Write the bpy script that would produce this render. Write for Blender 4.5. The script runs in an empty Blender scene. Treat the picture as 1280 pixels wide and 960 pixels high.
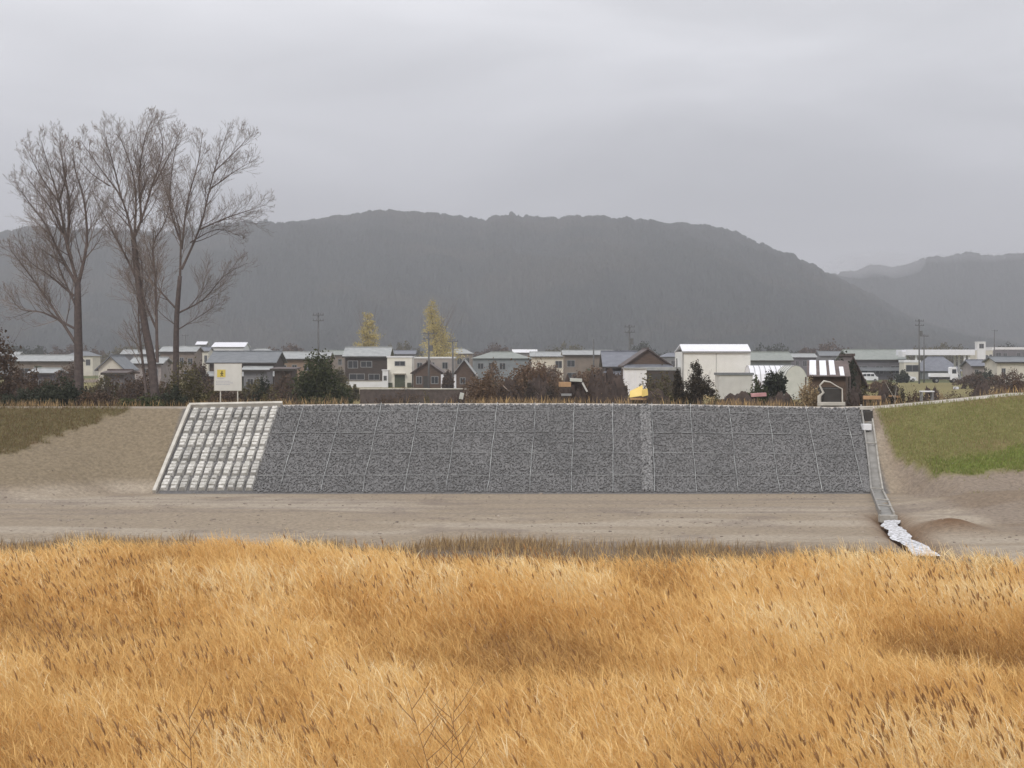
import bpy, math, random
import numpy as np
from mathutils import Vector
R = math.radians
sc = bpy.context.scene
col = sc.collection
F = 2000.0            # focal length in photo pixels
CAMZ = 6.43
HY = 449.0            # photo row of the horizon
# ------------------------------------------------------------------ camera
cam = bpy.data.cameras.new('camera'); cam_o = bpy.data.objects.new('camera', cam); col.objects.link(cam_o)
cam_o.location = (0, 0, CAMZ); cam_o.rotation_euler = (R(90), 0, 0)
cam.sensor_width = 36; cam.lens = 36*F/1280; cam.shift_y = -(480-HY)/1280
cam.clip_start = .1; cam.clip_end = 20000
sc.camera = cam_o
# ------------------------------------------------------------------ world: overcast
SUN_EL, SUN_AZ = 42, 205          # azimuth: 180 = behind the camera (from -Y); 205 = behind, a little left
w = bpy.data.worlds.new('World'); sc.world = w; w.use_nodes = True
nt = w.node_tree; N = nt.nodes; L = nt.links; N.clear()
out = N.new('ShaderNodeOutputWorld')
sky = N.new('ShaderNodeTexSky'); sky.sky_type = 'NISHITA'; sky.sun_disc = False
sky.sun_elevation = R(SUN_EL); sky.sun_rotation = R(SUN_AZ)
bgs = N.new('ShaderNodeBackground'); bgs.inputs[1].default_value = .012
L.new(sky.outputs[0], bgs.inputs[0])
tc = N.new('ShaderNodeTexCoord')
sep = N.new('ShaderNodeSeparateXYZ'); L.new(tc.outputs['Generated'], sep.inputs[0])
mp = N.new('ShaderNodeMapping'); mp.inputs['Scale'].default_value = (1.3, 1.3, 5.0); mp.inputs['Location'].default_value = (.75, .3, .1); mp.inputs['Rotation'].default_value = (0, R(-12), 0)
L.new(tc.outputs['Generated'], mp.inputs[0])
nz = N.new('ShaderNodeTexNoise'); nz.inputs['Scale'].default_value = 3.0; nz.inputs['Detail'].default_value = 6; nz.inputs['Roughness'].default_value = .45
nz.inputs['Distortion'].default_value = .3
L.new(mp.outputs[0], nz.inputs[0])
rampz = N.new('ShaderNodeValToRGB'); L.new(sep.outputs['Z'], rampz.inputs[0])
e = rampz.color_ramp.elements
e[0].position = 0; e[0].color = (.49, .49, .53, 1)
e[1].position = 1; e[1].color = (1.08, 1.08, 1.12, 1)
for p, c in ((.075, (.49, .485, .525, 1)), (.105, (.53, .525, .56, 1)), (.145, (.61, .605, .635, 1)), (.215, (.77, .765, .79, 1)), (.4, (.90, .90, .93, 1))):
    x = rampz.color_ramp.elements.new(p); x.color = c
nr = N.new('ShaderNodeMapRange'); nr.inputs['From Min'].default_value = .3; nr.inputs['From Max'].default_value = .7
nr.inputs['To Min'].default_value = .84; nr.inputs['To Max'].default_value = 1.22
L.new(nz.outputs[0], nr.inputs[0])
mul = N.new('ShaderNodeMix'); mul.data_type = 'RGBA'; mul.blend_type = 'MULTIPLY'; mul.inputs[0].default_value = 1
L.new(rampz.outputs[0], mul.inputs[6]); L.new(nr.outputs[0], mul.inputs[7])
bgc = N.new('ShaderNodeBackground'); bgc.inputs[1].default_value = 1.08
L.new(mul.outputs[2], bgc.inputs[0])
add = N.new('ShaderNodeAddShader'); L.new(bgs.outputs[0], add.inputs[0]); L.new(bgc.outputs[0], add.inputs[1])
L.new(add.outputs[0], out.inputs[0])
# ------------------------------------------------------------------ sun (veiled)
sl = bpy.data.lights.new('sun', 'SUN'); sl.energy = 1.4; sl.angle = R(14); sl.color = (1, .95, .87)
so = bpy.data.objects.new('sun', sl); col.objects.link(so)
_a = R(SUN_AZ); _d = Vector((math.sin(_a)*math.cos(R(SUN_EL)), math.cos(_a)*math.cos(R(SUN_EL)), math.sin(R(SUN_EL))))
so.rotation_euler = _d.to_track_quat('Z', 'Y').to_euler()
# ------------------------------------------------------------------ exposure / render
sc.view_settings.view_transform = 'Standard'; sc.view_settings.look = 'None'
sc.view_settings.exposure = 0.0; sc.view_settings.gamma = 1
sc.render.engine = 'CYCLES'; sc.cycles.use_denoising = True
sc.cycles.max_bounces = 6; sc.cycles.transparent_max_bounces = 8
HAZE = 3.5e-4

rnd = random.Random(7)
rs = np.random.RandomState(11)

# ================================================================== helpers
def tag(o, label=None, cat=None, group=None, kind=None):
    if label: o['label'] = label
    if cat: o['category'] = cat
    if group: o['group'] = group
    if kind: o['kind'] = kind
    return o
def empty(name, loc, label, cat, group=None, rz=0):
    o = bpy.data.objects.new(name, None); col.objects.link(o); o.empty_display_size = .3
    o.location = loc; o.rotation_euler.z = rz
    return tag(o, label, cat, group)
def link_mesh(name, me, mat, parent=None, loc=None):
    o = bpy.data.objects.new(name, me); col.objects.link(o)
    if mat:
        for m in (mat if isinstance(mat, (list, tuple)) else [mat]): me.materials.append(m)
    if parent: o.parent = parent
    if loc: o.location = loc
    return o
class MB:
    def __init__(s): s.v = []; s.f = []; s.sm = False
    def poly(s, pts): 
        n = len(s.v); s.v += [tuple(p) for p in pts]; s.f.append(tuple(range(n, n+len(pts))))
        return s
    def box(s, x0, x1, y0, y1, z0, z1, bev=0):
        n = len(s.v)
        s.v += [(x0,y0,z0),(x1,y0,z0),(x1,y1,z0),(x0,y1,z0),(x0,y0,z1),(x1,y0,z1),(x1,y1,z1),(x0,y1,z1)]
        for f in ((0,3,2,1),(4,5,6,7),(0,1,5,4),(1,2,6,5),(2,3,7,6),(3,0,4,7)): s.f.append(tuple(n+i for i in f))
        return s
    def hexa(s, b, t):      # 4 bottom pts (ccw), 4 top pts
        n = len(s.v); s.v += [tuple(p) for p in b] + [tuple(p) for p in t]
        for f in ((0,3,2,1),(4,5,6,7),(0,1,5,4),(1,2,6,5),(2,3,7,6),(3,0,4,7)): s.f.append(tuple(n+i for i in f))
        return s
    def prism(s, prof, y0, y1):   # (x,z) outline extruded along y
        n = len(s.v); k = len(prof)
        s.v += [(x,y0,z) for x,z in prof] + [(x,y1,z) for x,z in prof]
        s.f.append(tuple(range(n, n+k))); s.f.append(tuple(range(n+2*k-1, n+k-1, -1)))
        for i in range(k):
            j = (i+1) % k; s.f.append((n+i, n+k+i, n+k+j, n+j))
        return s
    def tube(s, pts, rad, sides=6):
        pts = [Vector(p) for p in pts]; n0 = len(s.v); m = len(pts)
        if not hasattr(rad, '__len__'): rad = [rad]*m
        for i, p in enumerate(pts):
            d = (pts[min(i+1,m-1)] - pts[max(i-1,0)]).normalized()
            a = d.orthogonal().normalized() if abs(d.z) > .99 or True else None
            a = Vector((0,1,0)).cross(d)
            if a.length < .05: a = Vector((1,0,0)).cross(d)
            a.normalize(); b = d.cross(a)
            for k in range(sides):
                t = 2*math.pi*k/sides
                s.v.append(tuple(p + (a*math.cos(t) + b*math.sin(t))*rad[i]))
        for i in range(m-1):
            for k in range(sides):
                k2 = (k+1) % sides
                s.f.append((n0+i*sides+k, n0+i*sides+k2, n0+(i+1)*sides+k2, n0+(i+1)*sides+k))
        s.f.append(tuple(n0+k for k in range(sides))[::-1]); s.f.append(tuple(n0+(m-1)*sides+k for k in range(sides)))
        return s
    def build(s, name, mat, parent=None, bevel=0, smooth=False):
        me = bpy.data.meshes.new(name); me.from_pydata(s.v, [], s.f); me.update()
        if smooth: me.polygons.foreach_set('use_smooth', [True]*len(me.polygons))
        o = link_mesh(name, me, mat, parent)
        if bevel:
            b = o.modifiers.new('bevel', 'BEVEL'); b.width = bevel; b.segments = 2
        return o
def np_mesh(name, V, Fq, mat, parent=None, tint=None, smooth=False, colr=None):
    """V (n,3), Fq (m,k) constant-size faces"""
    me = bpy.data.meshes.new(name)
    V = np.ascontiguousarray(V, dtype=np.float32); Fq = np.ascontiguousarray(Fq, dtype=np.int32)
    me.vertices.add(len(V)); me.vertices.foreach_set('co', V.ravel())
    k = Fq.shape[1]; m = len(Fq)
    me.loops.add(m*k); me.loops.foreach_set('vertex_index', Fq.ravel())
    me.polygons.add(m); me.polygons.foreach_set('loop_start', np.arange(0, m*k, k, dtype=np.int32))
    me.polygons.foreach_set('loop_total', np.full(m, k, dtype=np.int32))
    if smooth: me.polygons.foreach_set('use_smooth', np.ones(m, dtype=bool))
    if tint is not None:
        a = me.attributes.new('tint', 'FLOAT', 'POINT'); a.data.foreach_set('value', np.ascontiguousarray(tint, dtype=np.float32))
    if colr is not None:
        a = me.attributes.new('soil', 'FLOAT_COLOR', 'POINT')
        c = np.ones((len(V), 4), dtype=np.float32); c[:, :3] = colr; a.data.foreach_set('color', c.ravel())
    me.update(calc_edges=True); me.validate()
    return link_mesh(name, me, mat, parent)
# value noise
_perm = rs.rand(256, 256)
def vnoise(x, y):
    x = np.asarray(x, float); y = np.asarray(y, float)
    xi = np.floor(x).astype(int); yi = np.floor(y).astype(int); fx = x-xi; fy = y-yi
    fx = fx*fx*(3-2*fx); fy = fy*fy*(3-2*fy)
    g = lambda a, b: _perm[a & 255, b & 255]
    return (g(xi,yi)*(1-fx)+g(xi+1,yi)*fx)*(1-fy) + (g(xi,yi+1)*(1-fx)+g(xi+1,yi+1)*fx)*fy
def fbm(x, y, o=4):
    s = 0; a = 1; t = 0
    for i in range(o):
        s = s + a*vnoise(x*2**i+17.3*i, y*2**i+5.1*i); t += a; a *= .5
    return s/t
def sm(a, b, x): t = np.clip((np.asarray(x, float)-a)/(b-a), 0, 1); return t*t*(3-2*t)

# ================================================================== materials
def mat(name, c1, c2=None, scale=3.0, rough=.85, bump=0.0, bscale=None, obj_rand=0.0, island=0.0, trans=0.0, detail=5, spec=.3, stretch=None, dist=.02):
    m = bpy.data.materials.new(name); m.use_nodes = True; nt = m.node_tree; N = nt.nodes; L = nt.links
    b = N['Principled BSDF']; b.inputs['Roughness'].default_value = rough
    b.inputs['Specular IOR Level'].default_value = spec
    tc = N.new('ShaderNodeTexCoord'); vec = tc.outputs['Object']
    if stretch:
        mpn = N.new('ShaderNodeMapping'); mpn.inputs['Scale'].default_value = stretch; L.new(vec, mpn.inputs[0]); vec = mpn.outputs[0]
    nz = N.new('ShaderNodeTexNoise'); nz.inputs['Scale'].default_value = scale; nz.inputs['Detail'].default_value = detail; L.new(vec, nz.inputs[0])
    rr = N.new('ShaderNodeMapRange'); rr.inputs['From Min'].default_value = .3; rr.inputs['From Max'].default_value = .7; L.new(nz.outputs[0], rr.inputs[0])
    mx = N.new('ShaderNodeMix'); mx.data_type = 'RGBA'; L.new(rr.outputs[0], mx.inputs[0])
    c2 = c2 or tuple(v*.8 for v in c1)
    mx.inputs[6].default_value = (*c1, 1); mx.inputs[7].default_value = (*c2, 1)
    cur = mx.outputs[2]
    if obj_rand or island:
        hv = N.new('ShaderNodeHueSaturation')
        mr = N.new('ShaderNodeMapRange'); amt = obj_rand or island
        mr.inputs['To Min'].default_value = 1-amt; mr.inputs['To Max'].default_value = 1+amt
        if obj_rand: src = N.new('ShaderNodeObjectInfo').outputs['Random']
        else: src = N.new('ShaderNodeNewGeometry').outputs['Random Per Island']
        L.new(src, mr.inputs[0]); L.new(mr.outputs[0], hv.inputs['Value']); L.new(cur, hv.inputs['Color']); cur = hv.outputs[0]
    L.new(cur, b.inputs['Base Color'])
    if bump:
        nb = N.new('ShaderNodeTexNoise'); nb.inputs['Scale'].default_value = bscale or scale*4; nb.inputs['Detail'].default_value = 4; L.new(vec, nb.inputs[0])
        bp = N.new('ShaderNodeBump'); bp.inputs['Strength'].default_value = bump; bp.inputs['Distance'].default_value = dist
        L.new(nb.outputs[0], bp.inputs['Height']); L.new(bp.outputs[0], b.inputs['Normal'])
    if trans:
        o = N['Material Output']; tr = N.new('ShaderNodeBsdfTranslucent'); ms = N.new('ShaderNodeMixShader'); ms.inputs[0].default_value = trans
        L.new(cur, tr.inputs[0]); L.new(b.outputs[0], ms.inputs[1]); L.new(tr.outputs[0], ms.inputs[2]); L.new(ms.outputs[0], o.inputs[0])
    return m
def tint_mat(name, stops, rough=.7, trans=.25):
    m = bpy.data.materials.new(name); m.use_nodes = True; nt = m.node_tree; N = nt.nodes; L = nt.links
    b = N['Principled BSDF']; b.inputs['Roughness'].default_value = rough; b.inputs['Specular IOR Level'].default_value = .2
    at = N.new('ShaderNodeAttribute'); at.attribute_name = 'tint'
    r = N.new('ShaderNodeValToRGB'); L.new(at.outputs['Fac'], r.inputs[0])
    e = r.color_ramp.elements; e[0].position = stops[0][0]; e[0].color = (*stops[0][1], 1); e[1].position = stops[-1][0]; e[1].color = (*stops[-1][1], 1)
    for p, c in stops[1:-1]: x = e.new(p); x.color = (*c, 1)
    L.new(r.outputs[0], b.inputs['Base Color'])
    o = N['Material Output']; tr = N.new('ShaderNodeBsdfTranslucent'); ms = N.new('ShaderNodeMixShader'); ms.inputs[0].default_value = trans
    L.new(r.outputs[0], tr.inputs[0]); L.new(b.outputs[0], ms.inputs[1]); L.new(tr.outputs[0], ms.inputs[2]); L.new(ms.outputs[0], o.inputs[0])
    return m
def roof_mat(name, c1, c2, ribs=3.0, axis='X'):
    m = mat(name, c1, c2, scale=1.2, rough=.6, spec=.4)
    nt = m.node_tree; N = nt.nodes; L = nt.links; b = N['Principled BSDF']
    tc = N.new('ShaderNodeTexCoord'); wv = N.new('ShaderNodeTexWave'); wv.bands_direction = axis; wv.inputs['Scale'].default_value = ribs
    L.new(tc.outputs['Object'], wv.inputs[0]); bp = N.new('ShaderNodeBump'); bp.inputs['Strength'].default_value = .5; bp.inputs['Distance'].default_value = .05
    L.new(wv.outputs[1], bp.inputs['Height']); L.new(bp.outputs[0], b.inputs['Normal'])
    return m
M = {}
M['white_paint'] = mat('white_paint', (.78,.78,.80), (.70,.70,.71), 1.0, .6)
M['white_wall'] = mat('white_wall', (.80,.77,.68), (.70,.67,.59), .8, .8)
M['white_metal'] = roof_mat('white_metal', (.84,.84,.88), (.78,.78,.82), 1.5)
M['cream_siding'] = roof_mat('cream_siding', (.80,.79,.75), (.72,.71,.67), 2.2)
M['shed_siding'] = roof_mat('shed_siding', (.62,.61,.58), (.53,.52,.49), 3)
M['cream_wall'] = mat('cream_wall', (.66,.62,.53), (.55,.52,.45), .8, .8)
M['pink_wall'] = mat('pink_wall', (.36,.32,.30), (.28,.245,.23), .8, .8)
M['beige_wall'] = mat('beige_wall', (.25,.205,.165), (.17,.14,.12), .8, .8)
M['tan_wall'] = mat('tan_wall', (.30,.215,.15), (.20,.14,.10), .9, .8)
M['grey_wall'] = mat('grey_wall', (.22,.22,.225), (.16,.16,.165), .8, .8)
M['blue_wall'] = mat('blue_wall', (.27,.29,.30), (.20,.215,.23), .8, .8)
M['lilac_wall'] = mat('lilac_wall', (.16,.15,.16), (.11,.105,.115), .8, .8)
M['dark_timber'] = mat('dark_timber', (.075,.055,.045), (.045,.035,.03), 1.5, .8, stretch=(1,1,4))
M['brown_timber'] = mat('brown_timber', (.13,.085,.06), (.08,.055,.04), 1.5, .8, stretch=(1,1,4))
M['grey_tile'] = roof_mat('grey_tile', (.20,.21,.22), (.14,.15,.16), 2)
M['pale_tile'] = roof_mat('pale_tile', (.40,.41,.40), (.28,.29,.29), 2)
M['green_grey_tile'] = roof_mat('green_grey_tile', (.30,.32,.29), (.22,.24,.22), 2)
M['brown_tile'] = roof_mat('brown_tile', (.11,.08,.07), (.07,.05,.045), 2)
M['blue_tile'] = roof_mat('blue_tile', (.20,.21,.24), (.15,.155,.18), 2)
M['dark_glass'] = mat('dark_glass', (.03,.035,.04), (.05,.05,.055), 1, .15, spec=.5)
M['grey_trim'] = mat('grey_trim', (.30,.30,.30), (.22,.22,.22), 2, .6)
M['dark_trim'] = mat('dark_trim', (.06,.055,.05), (.04,.035,.03), 2, .7)
M['green_door'] = mat('green_door', (.09,.10,.06), (.06,.07,.04), 2, .6)
M['concrete'] = mat('concrete', (.60,.57,.51), (.44,.41,.36), 2.5, .9, .4, 20)
M['block_concrete'] = mat('block_concrete', (.60,.58,.55), (.34,.33,.29), 7.0, .95, .8, 24, obj_rand=.22)
M['drain_concrete'] = mat('drain_concrete', (.44,.42,.38), (.26,.24,.21), 3.5, .85, .5, 18)
M['wet_shade_concrete'] = mat('wet_shade_concrete', (.30,.29,.27), (.20,.19,.175), 3, .6, .4, 20)  # for the wet floor, and as painted shade on one side wall
M['pale_wire'] = mat('pale_wire', (.50,.51,.50), (.16,.16,.16), 1.6, .7)
M['pole_concrete'] = mat('pole_concrete', (.16,.16,.16), (.11,.11,.11), 2, .8)
M['stone'] = mat('stone', (.215,.211,.210), (.165,.163,.162), .45, .9, .3, 30, island=.11)
M['stone_bright'] = mat('stone_bright', (.25,.247,.245), (.21,.207,.205), 9.0, .9, .6, 30, island=.3)
M['wall_stone'] = mat('wall_stone', (.12,.095,.085), (.07,.055,.05), 2.5, .9, .8, 8)
M['bark'] = mat('bark', (.125,.100,.090), (.08,.063,.06), 6, .95, .6, 30)
M['twig'] = mat('twig', (.25,.205,.175), (.18,.145,.125), 1.2, .9)
M['dry_stalk'] = mat('dry_stalk', (.30,.17,.08), (.20,.11,.055), 3, .9)
M['limb'] = mat('limb', (.155,.122,.11), (.10,.08,.073), 3, .95)
M['scrap'] = mat('scrap', (.34,.28,.23), (.16,.12,.10), 1.5, .9, island=.5)
M['red_twig'] = mat('red_twig', (.16,.085,.065), (.11,.065,.05), 1.0, .9, island=.3)
M['rubber'] = mat('rubber', (.02,.02,.02), (.03,.03,.03), 5, .9)
M['yellow_paint'] = mat('yellow_paint', (.80,.62,.24), (.70,.50,.14), 1.5, .6)
M['sign_white'] = mat('sign_white', (.62,.61,.57), (.55,.54,.50), 2, .5)
M['sign_yellow'] = mat('sign_yellow', (.62,.50,.12), (.56,.44,.10), 4, .5)
M['sign_dark'] = mat('sign_dark', (.10,.08,.03), (.08,.06,.02), 4, .5)
M['sign_ink'] = mat('sign_ink', (.40,.40,.44), (.36,.36,.40), 4, .5)
M['orange_board'] = mat('orange_board', (.55,.34,.19), (.42,.26,.14), 3, .8)
M['pink_sheet'] = mat('pink_sheet', (.62,.36,.36), (.45,.22,.22), 2, .7)
M['tarp'] = mat('tarp', (.60,.60,.55), (.50,.51,.46), 1.2, .5, .3, 4)
M['rust_sheet'] = mat('rust_sheet', (.17,.13,.12), (.10,.08,.075), 2, .8)
def leafmat(n, c1, c2, isl=.35, tr=.25): return mat(n, c1, c2, .8, .8, island=isl, trans=tr)
M['leaf_green'] = leafmat('leaf_green', (.085,.09,.035), (.05,.06,.028))
M['leaf_dark'] = leafmat('leaf_dark', (.055,.06,.035), (.035,.042,.028))
M['leaf_olive'] = leafmat('leaf_olive', (.13,.11,.05), (.085,.075,.04))
M['leaf_brown'] = leafmat('leaf_brown', (.13,.085,.055), (.085,.06,.045))
M['leaf_orange'] = leafmat('leaf_orange', (.19,.12,.075), (.12,.08,.05))
M['leaf_yellow'] = leafmat('leaf_yellow', (.60,.50,.20), (.44,.37,.19), .25, .3)
M['leaf_straw'] = leafmat('leaf_straw', (.42,.32,.19), (.30,.22,.13))
M['leaf_cypress'] = leafmat('leaf_cypress', (.075,.06,.04), (.045,.038,.028))
M['brush'] = mat('brush', (.085,.065,.058), (.05,.04,.036), 2, .9, island=.6)
M['earth_mound'] = mat('earth_mound', (.085,.062,.052), (.05,.038,.033), 2.5, .95, 1, 8)

# ================================================================== terrain
_cx = [-200, -26.6, -16.9, -12.2, -5, 3, 9, 13.5, 17.2, 19.5, 22.5, 26.6, 60, 200]
_cz = [3.90, 3.90, 3.90, 3.99, 4.07, 4.07, 4.02, 3.93, 3.87, 3.93, 4.20, 4.62, 5.6, 6.0]
TOE, CREST = 76.6, 83.0
def crestz(X): return np.interp(X, _cx, _cz)
STREAM = [(15.35,65.8),(14.75,61.5),(14.3,57.5),(13.9,53.5),(13.6,48)]
def sdist(X, Y, line):
    d = np.full(np.broadcast(X, Y).shape, 1e9)
    for (ax, ay), (bx, by) in zip(line[:-1], line[1:]):
        vx, vy = bx-ax, by-ay; t = np.clip(((X-ax)*vx+(Y-ay)*vy)/(vx*vx+vy*vy), 0, 1)
        d = np.minimum(d, np.hypot(X-ax-vx*t, Y-ay-vy*t))
    return d
def height(X, Y):
    X = np.asarray(X, float); Y = np.asarray(Y, float); X, Y = np.broadcast_arrays(X, Y)
    side = np.maximum(sm(18.6, 21, X), sm(-18.5, -22, X))
    toe = TOE - 4.5*side*(.6+.8*fbm(X*.15+3, Y*0+1, 2))
    front = np.clip((Y-toe)/(CREST-toe), 0, 1)
    f2 = front*(1-side) + side*(front**1.25)
    cz = crestz(X)
    z = cz*f2
    z = z + side*sm(0, .2, front)*(1-sm(.8, 1, front))*(fbm(X*.5, Y*.5, 3)-.5)*.5
    # ground behind the crest falls to the plain
    back = sm(86.2, 92.5, Y)
    plain = 2.0 + (fbm(X*.01, Y*.01, 3)-.5)*.2
    z = np.where(Y > CREST, cz*(1-back)+plain*back, z)
    # lower ground: terrace with gentle relief, reed bed, near bank
    low = 1-sm(toe-6, toe, Y)
    z = z + np.where(Y < toe, (fbm(X*.12, Y*.25, 4)-.5)*.35*low, 0)
    hum = np.exp(-((X-25)/5)**2-((Y-68)/4)**2)*.7 + np.exp(-((X-21)/3.2)**2-((Y-70)/3)**2)*.35 + np.exp(-((X-16.7)/1.0)**2-((Y-60.5)/1.7)**2)*.45
    z = z + hum*(Y < 80)
    ds = sdist(X, Y, STREAM); z = z - .5*np.exp(-(ds/.55)**2)*(Y < 67)
    rb = (1-sm(44, 50, Y))*sm(8, 14, Y)
    z = z + rb*((fbm(X*.09+4, Y*.13+9, 3)-.5)*1.3)
    z = z + (1-sm(1.5, 12.5, Y))*4.8*(Y < 60)
    return z
def hz(x, y): return float(height(np.array([x]), np.array([y]))[0])
def geo(a, b, first, ratio):
    r = [a]; s = first
    while r[-1] < b: r.append(r[-1]+s); s *= ratio
    r[-1] = b; return r
xs = geo(28, 6500, .5, 1.13); gx = np.array([-v for v in xs[::-1]] + list(np.arange(-27.7, 27.8, .3)) + xs)
gy = np.array(list(np.arange(-60, 40, 1.0)) + list(np.arange(40, 64, .35)) + list(np.arange(64, 93, .22)) + geo(93, 7400, .5, 1.09))
gx = np.unique(np.round(gx, 3)); gy = np.unique(np.round(gy, 3))
GX, GY = np.meshgrid(gx, gy)
GZ = height(GX, GY)
nx, ny = len(gx), len(gy)
V = np.stack([GX, GY, GZ], -1).reshape(-1, 3)
ii = (np.arange(ny-1)[:, None]*nx + np.arange(nx-1)[None, :]).reshape(-1)
Fq = np.stack([ii, ii+1, ii+nx+1, ii+nx], -1)
# what covers the ground where
def C(*c): return np.array(c, float)
def mixc(c, newc, wgt): return c*(1-wgt[..., None]) + newc*wgt[..., None]
n1 = fbm(GX*.6, GY*.6, 4); n2 = fbm(GX*2.1+9, GY*2.1, 3); n3 = fbm(GX*.12+5, GY*.35, 4)
Cc = np.zeros(GX.shape+(3,)) + C(.29,.236,.175)
Cc = mixc(Cc, C(.355,.30,.235), sm(.42, .66, n3))
Cc = mixc(Cc, C(.205,.165,.135), sm(.55, .8, n1)*.6)
# wheel tracks running along the terrace
for yy, ww in ((71.6,.35),(73.2,.35),(67.0,.4),(68.7,.4)):
    trk = np.exp(-((GY-yy-(fbm(GX*.07, GX*0+yy, 2)-.5)*2.4)/ww)**2)
    Cc = mixc(Cc, C(.20,.165,.14), trk*.45)
Cc = mixc(Cc, C(.20,.155,.11), sm(.0, 1, 1-np.abs(GY-76.3)/.8)*.5)
# dull weeds before the reed bed, litter under the reeds
edge = 56.0 + (fbm(GX*.14, GX*0+2, 3)-.5)*8 - 5*sm(8, 16, GX)
wd = 1-sm(-1.2, 1.0, GY-edge+(n2-.5)*4)
Cc = mixc(Cc, C(.16,.12,.085), wd*.85)
Cc = mixc(Cc, C(.30,.20,.095), 1-sm(45, 49, GY+(n2-.5)*3))
# left bank: brown-green turf above a bare ramp
PXL = 640 + GX*F/np.maximum(GY, 1); PYL = HY + (CAMZ-GZ)*F/np.maximum(GY, 1)
onb = (GY > 68) & (GY < 84)
XL = -26.6-GX
tl = np.interp(GX, [-60,-26.6,-23.6,-21.6,-19.8,-19.2], [.35,.33,.55,.80,.98,1.2])   # share of slope height where turf starts
hrel = GZ/crestz(GX)
turfL = sm(-.04, .06, hrel-tl+(n2-.5)*.15)*onb*(GX < -18.6)
rampL = onb*(GX < -17.1)*sm(.05,.2,hrel)
Cc = mixc(Cc, C(.205,.163,.108), rampL*.9)
Cc = mixc(Cc, C(.135,.110,.055), turfL*1.0)
Cc = mixc(Cc, C(.19,.12,.075), turfL*sm(.5,.7,n1)*.7)
# right bank: turf, a bright green band at its foot, bare earth below
gb = np.interp(GX, [18.5,20,22,24,26.6,60], [.50,.24,.235,.28,.36,.36])
turfR = sm(-.03, .04, hrel-gb+(n2-.5)*.08)*onb*(GX > 18.9)
band = np.exp(-((hrel-gb-.09-.02*n1)/.075)**2)*turfR*sm(19.5,22,GX)
earthR = sm(18.2, 19.4, GX)*(1-turfR)*(GY > 58)*(GY < 84)
Cc = mixc(Cc, C(.205,.155,.11), earthR*.9)
Cc = mixc(Cc, C(.27,.225,.185), earthR*sm(.5,.62,fbm(GX*.25,GY*.5,3))*.5)
Cc = mixc(Cc, C(.17,.155,.06), turfR)
Cc = mixc(Cc, C(.19,.135,.07), turfR*sm(.5,.7,n1)*.6)
Cc = mixc(Cc, C(.16,.19,.045), np.clip(band*1.2,0,1))
dk = np.exp(-((GX-16.7)/1.1)**2-((GY-60.5)/1.6)**2) + np.exp(-(sdist(GX,GY,STREAM)/.8)**2)
Cc = mixc(Cc, C(.15,.085,.045), np.clip(dk,0,1)*(GY<67))
# bare subsoil under the stone facing
under = (GY > 76.5)*(GY < 83.05)*(GX > -17.2)*(GX < 18.2)
Cc = mixc(Cc, C(.15,.145,.143), under*1.0)
# pale gravel track on the crest
path = sm(82.95, 83.15, GY)*(1-sm(85.2, 85.8, GY))
Cc = mixc(Cc, C(.50,.46,.42), path*(.8+.2*n1))
Cc = mixc(Cc, C(.24,.19,.14), path*(1-sm(-18,-15.5,GX))*.75)
# behind the crest
bk = sm(85.4, 86.2, GY)
Cc = mixc(Cc, C(.12,.10,.055), bk)
fields = sm(110, 140, GY)
cell = _perm[(np.floor(GX/38+ .3*np.floor(GY/60))).astype(int) & 255, np.floor(GY/60).astype(int) & 255]
fc = np.where((cell < .35)[..., None], C(.30,.22,.10), np.where((cell < .6)[..., None], C(.20,.17,.07), np.where((cell < .8)[..., None], C(.20,.155,.12), C(.10,.11,.045))))
Cc = Cc*(1-fields[..., None]) + fc*fields[..., None]*(.8+.4*n1[..., None])
Cc = mixc(Cc, C(.07,.075,.05), sm(700, 1000, GY))
gm = bpy.data.materials.new('ground_cover'); gm.use_nodes = True
_n = gm.node_tree.nodes; _l = gm.node_tree.links; _b = _n['Principled BSDF']; _b.inputs['Roughness'].default_value = .95; _b.inputs['Specular IOR Level'].default_value = .15
at = _n.new('ShaderNodeAttribute'); at.attribute_name = 'soil'
tcg = _n.new('ShaderNodeTexCoord')
vz = _n.new('ShaderNodeTexNoise'); vz.inputs['Scale'].default_value = 5.5; vz.inputs['Detail'].default_value = 8; vz.inputs['Roughness'].default_value = .7; _l.new(tcg.outputs['Object'], vz.inputs[0])
vr = _n.new('ShaderNodeMapRange'); vr.inputs['From Min'].default_value = .3; vr.inputs['From Max'].default_value = .7; vr.inputs['To Min'].default_value = .68; vr.inputs['To Max'].default_value = 1.32
_l.new(vz.outputs[0], vr.inputs[0])
vm = _n.new('ShaderNodeMix'); vm.data_type = 'RGBA'; vm.blend_type = 'MULTIPLY'; vm.inputs[0].default_value = 1
_l.new(at.outputs['Color'], vm.inputs[6]); _l.new(vr.outputs[0], vm.inputs[7]); _l.new(vm.outputs[2], _b.inputs['Base Color'])
bpn = _n.new('ShaderNodeBump'); bpn.inputs['Strength'].default_value = .8; bpn.inputs['Distance'].default_value = .06
_l.new(vz.outputs[0], bpn.inputs['Height']); _l.new(bpn.outputs[0], _b.inputs['Normal'])
ground = np_mesh('ground', V, Fq, gm, smooth=True, colr=Cc.reshape(-1, 3)); ground['kind'] = 'structure'

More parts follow.
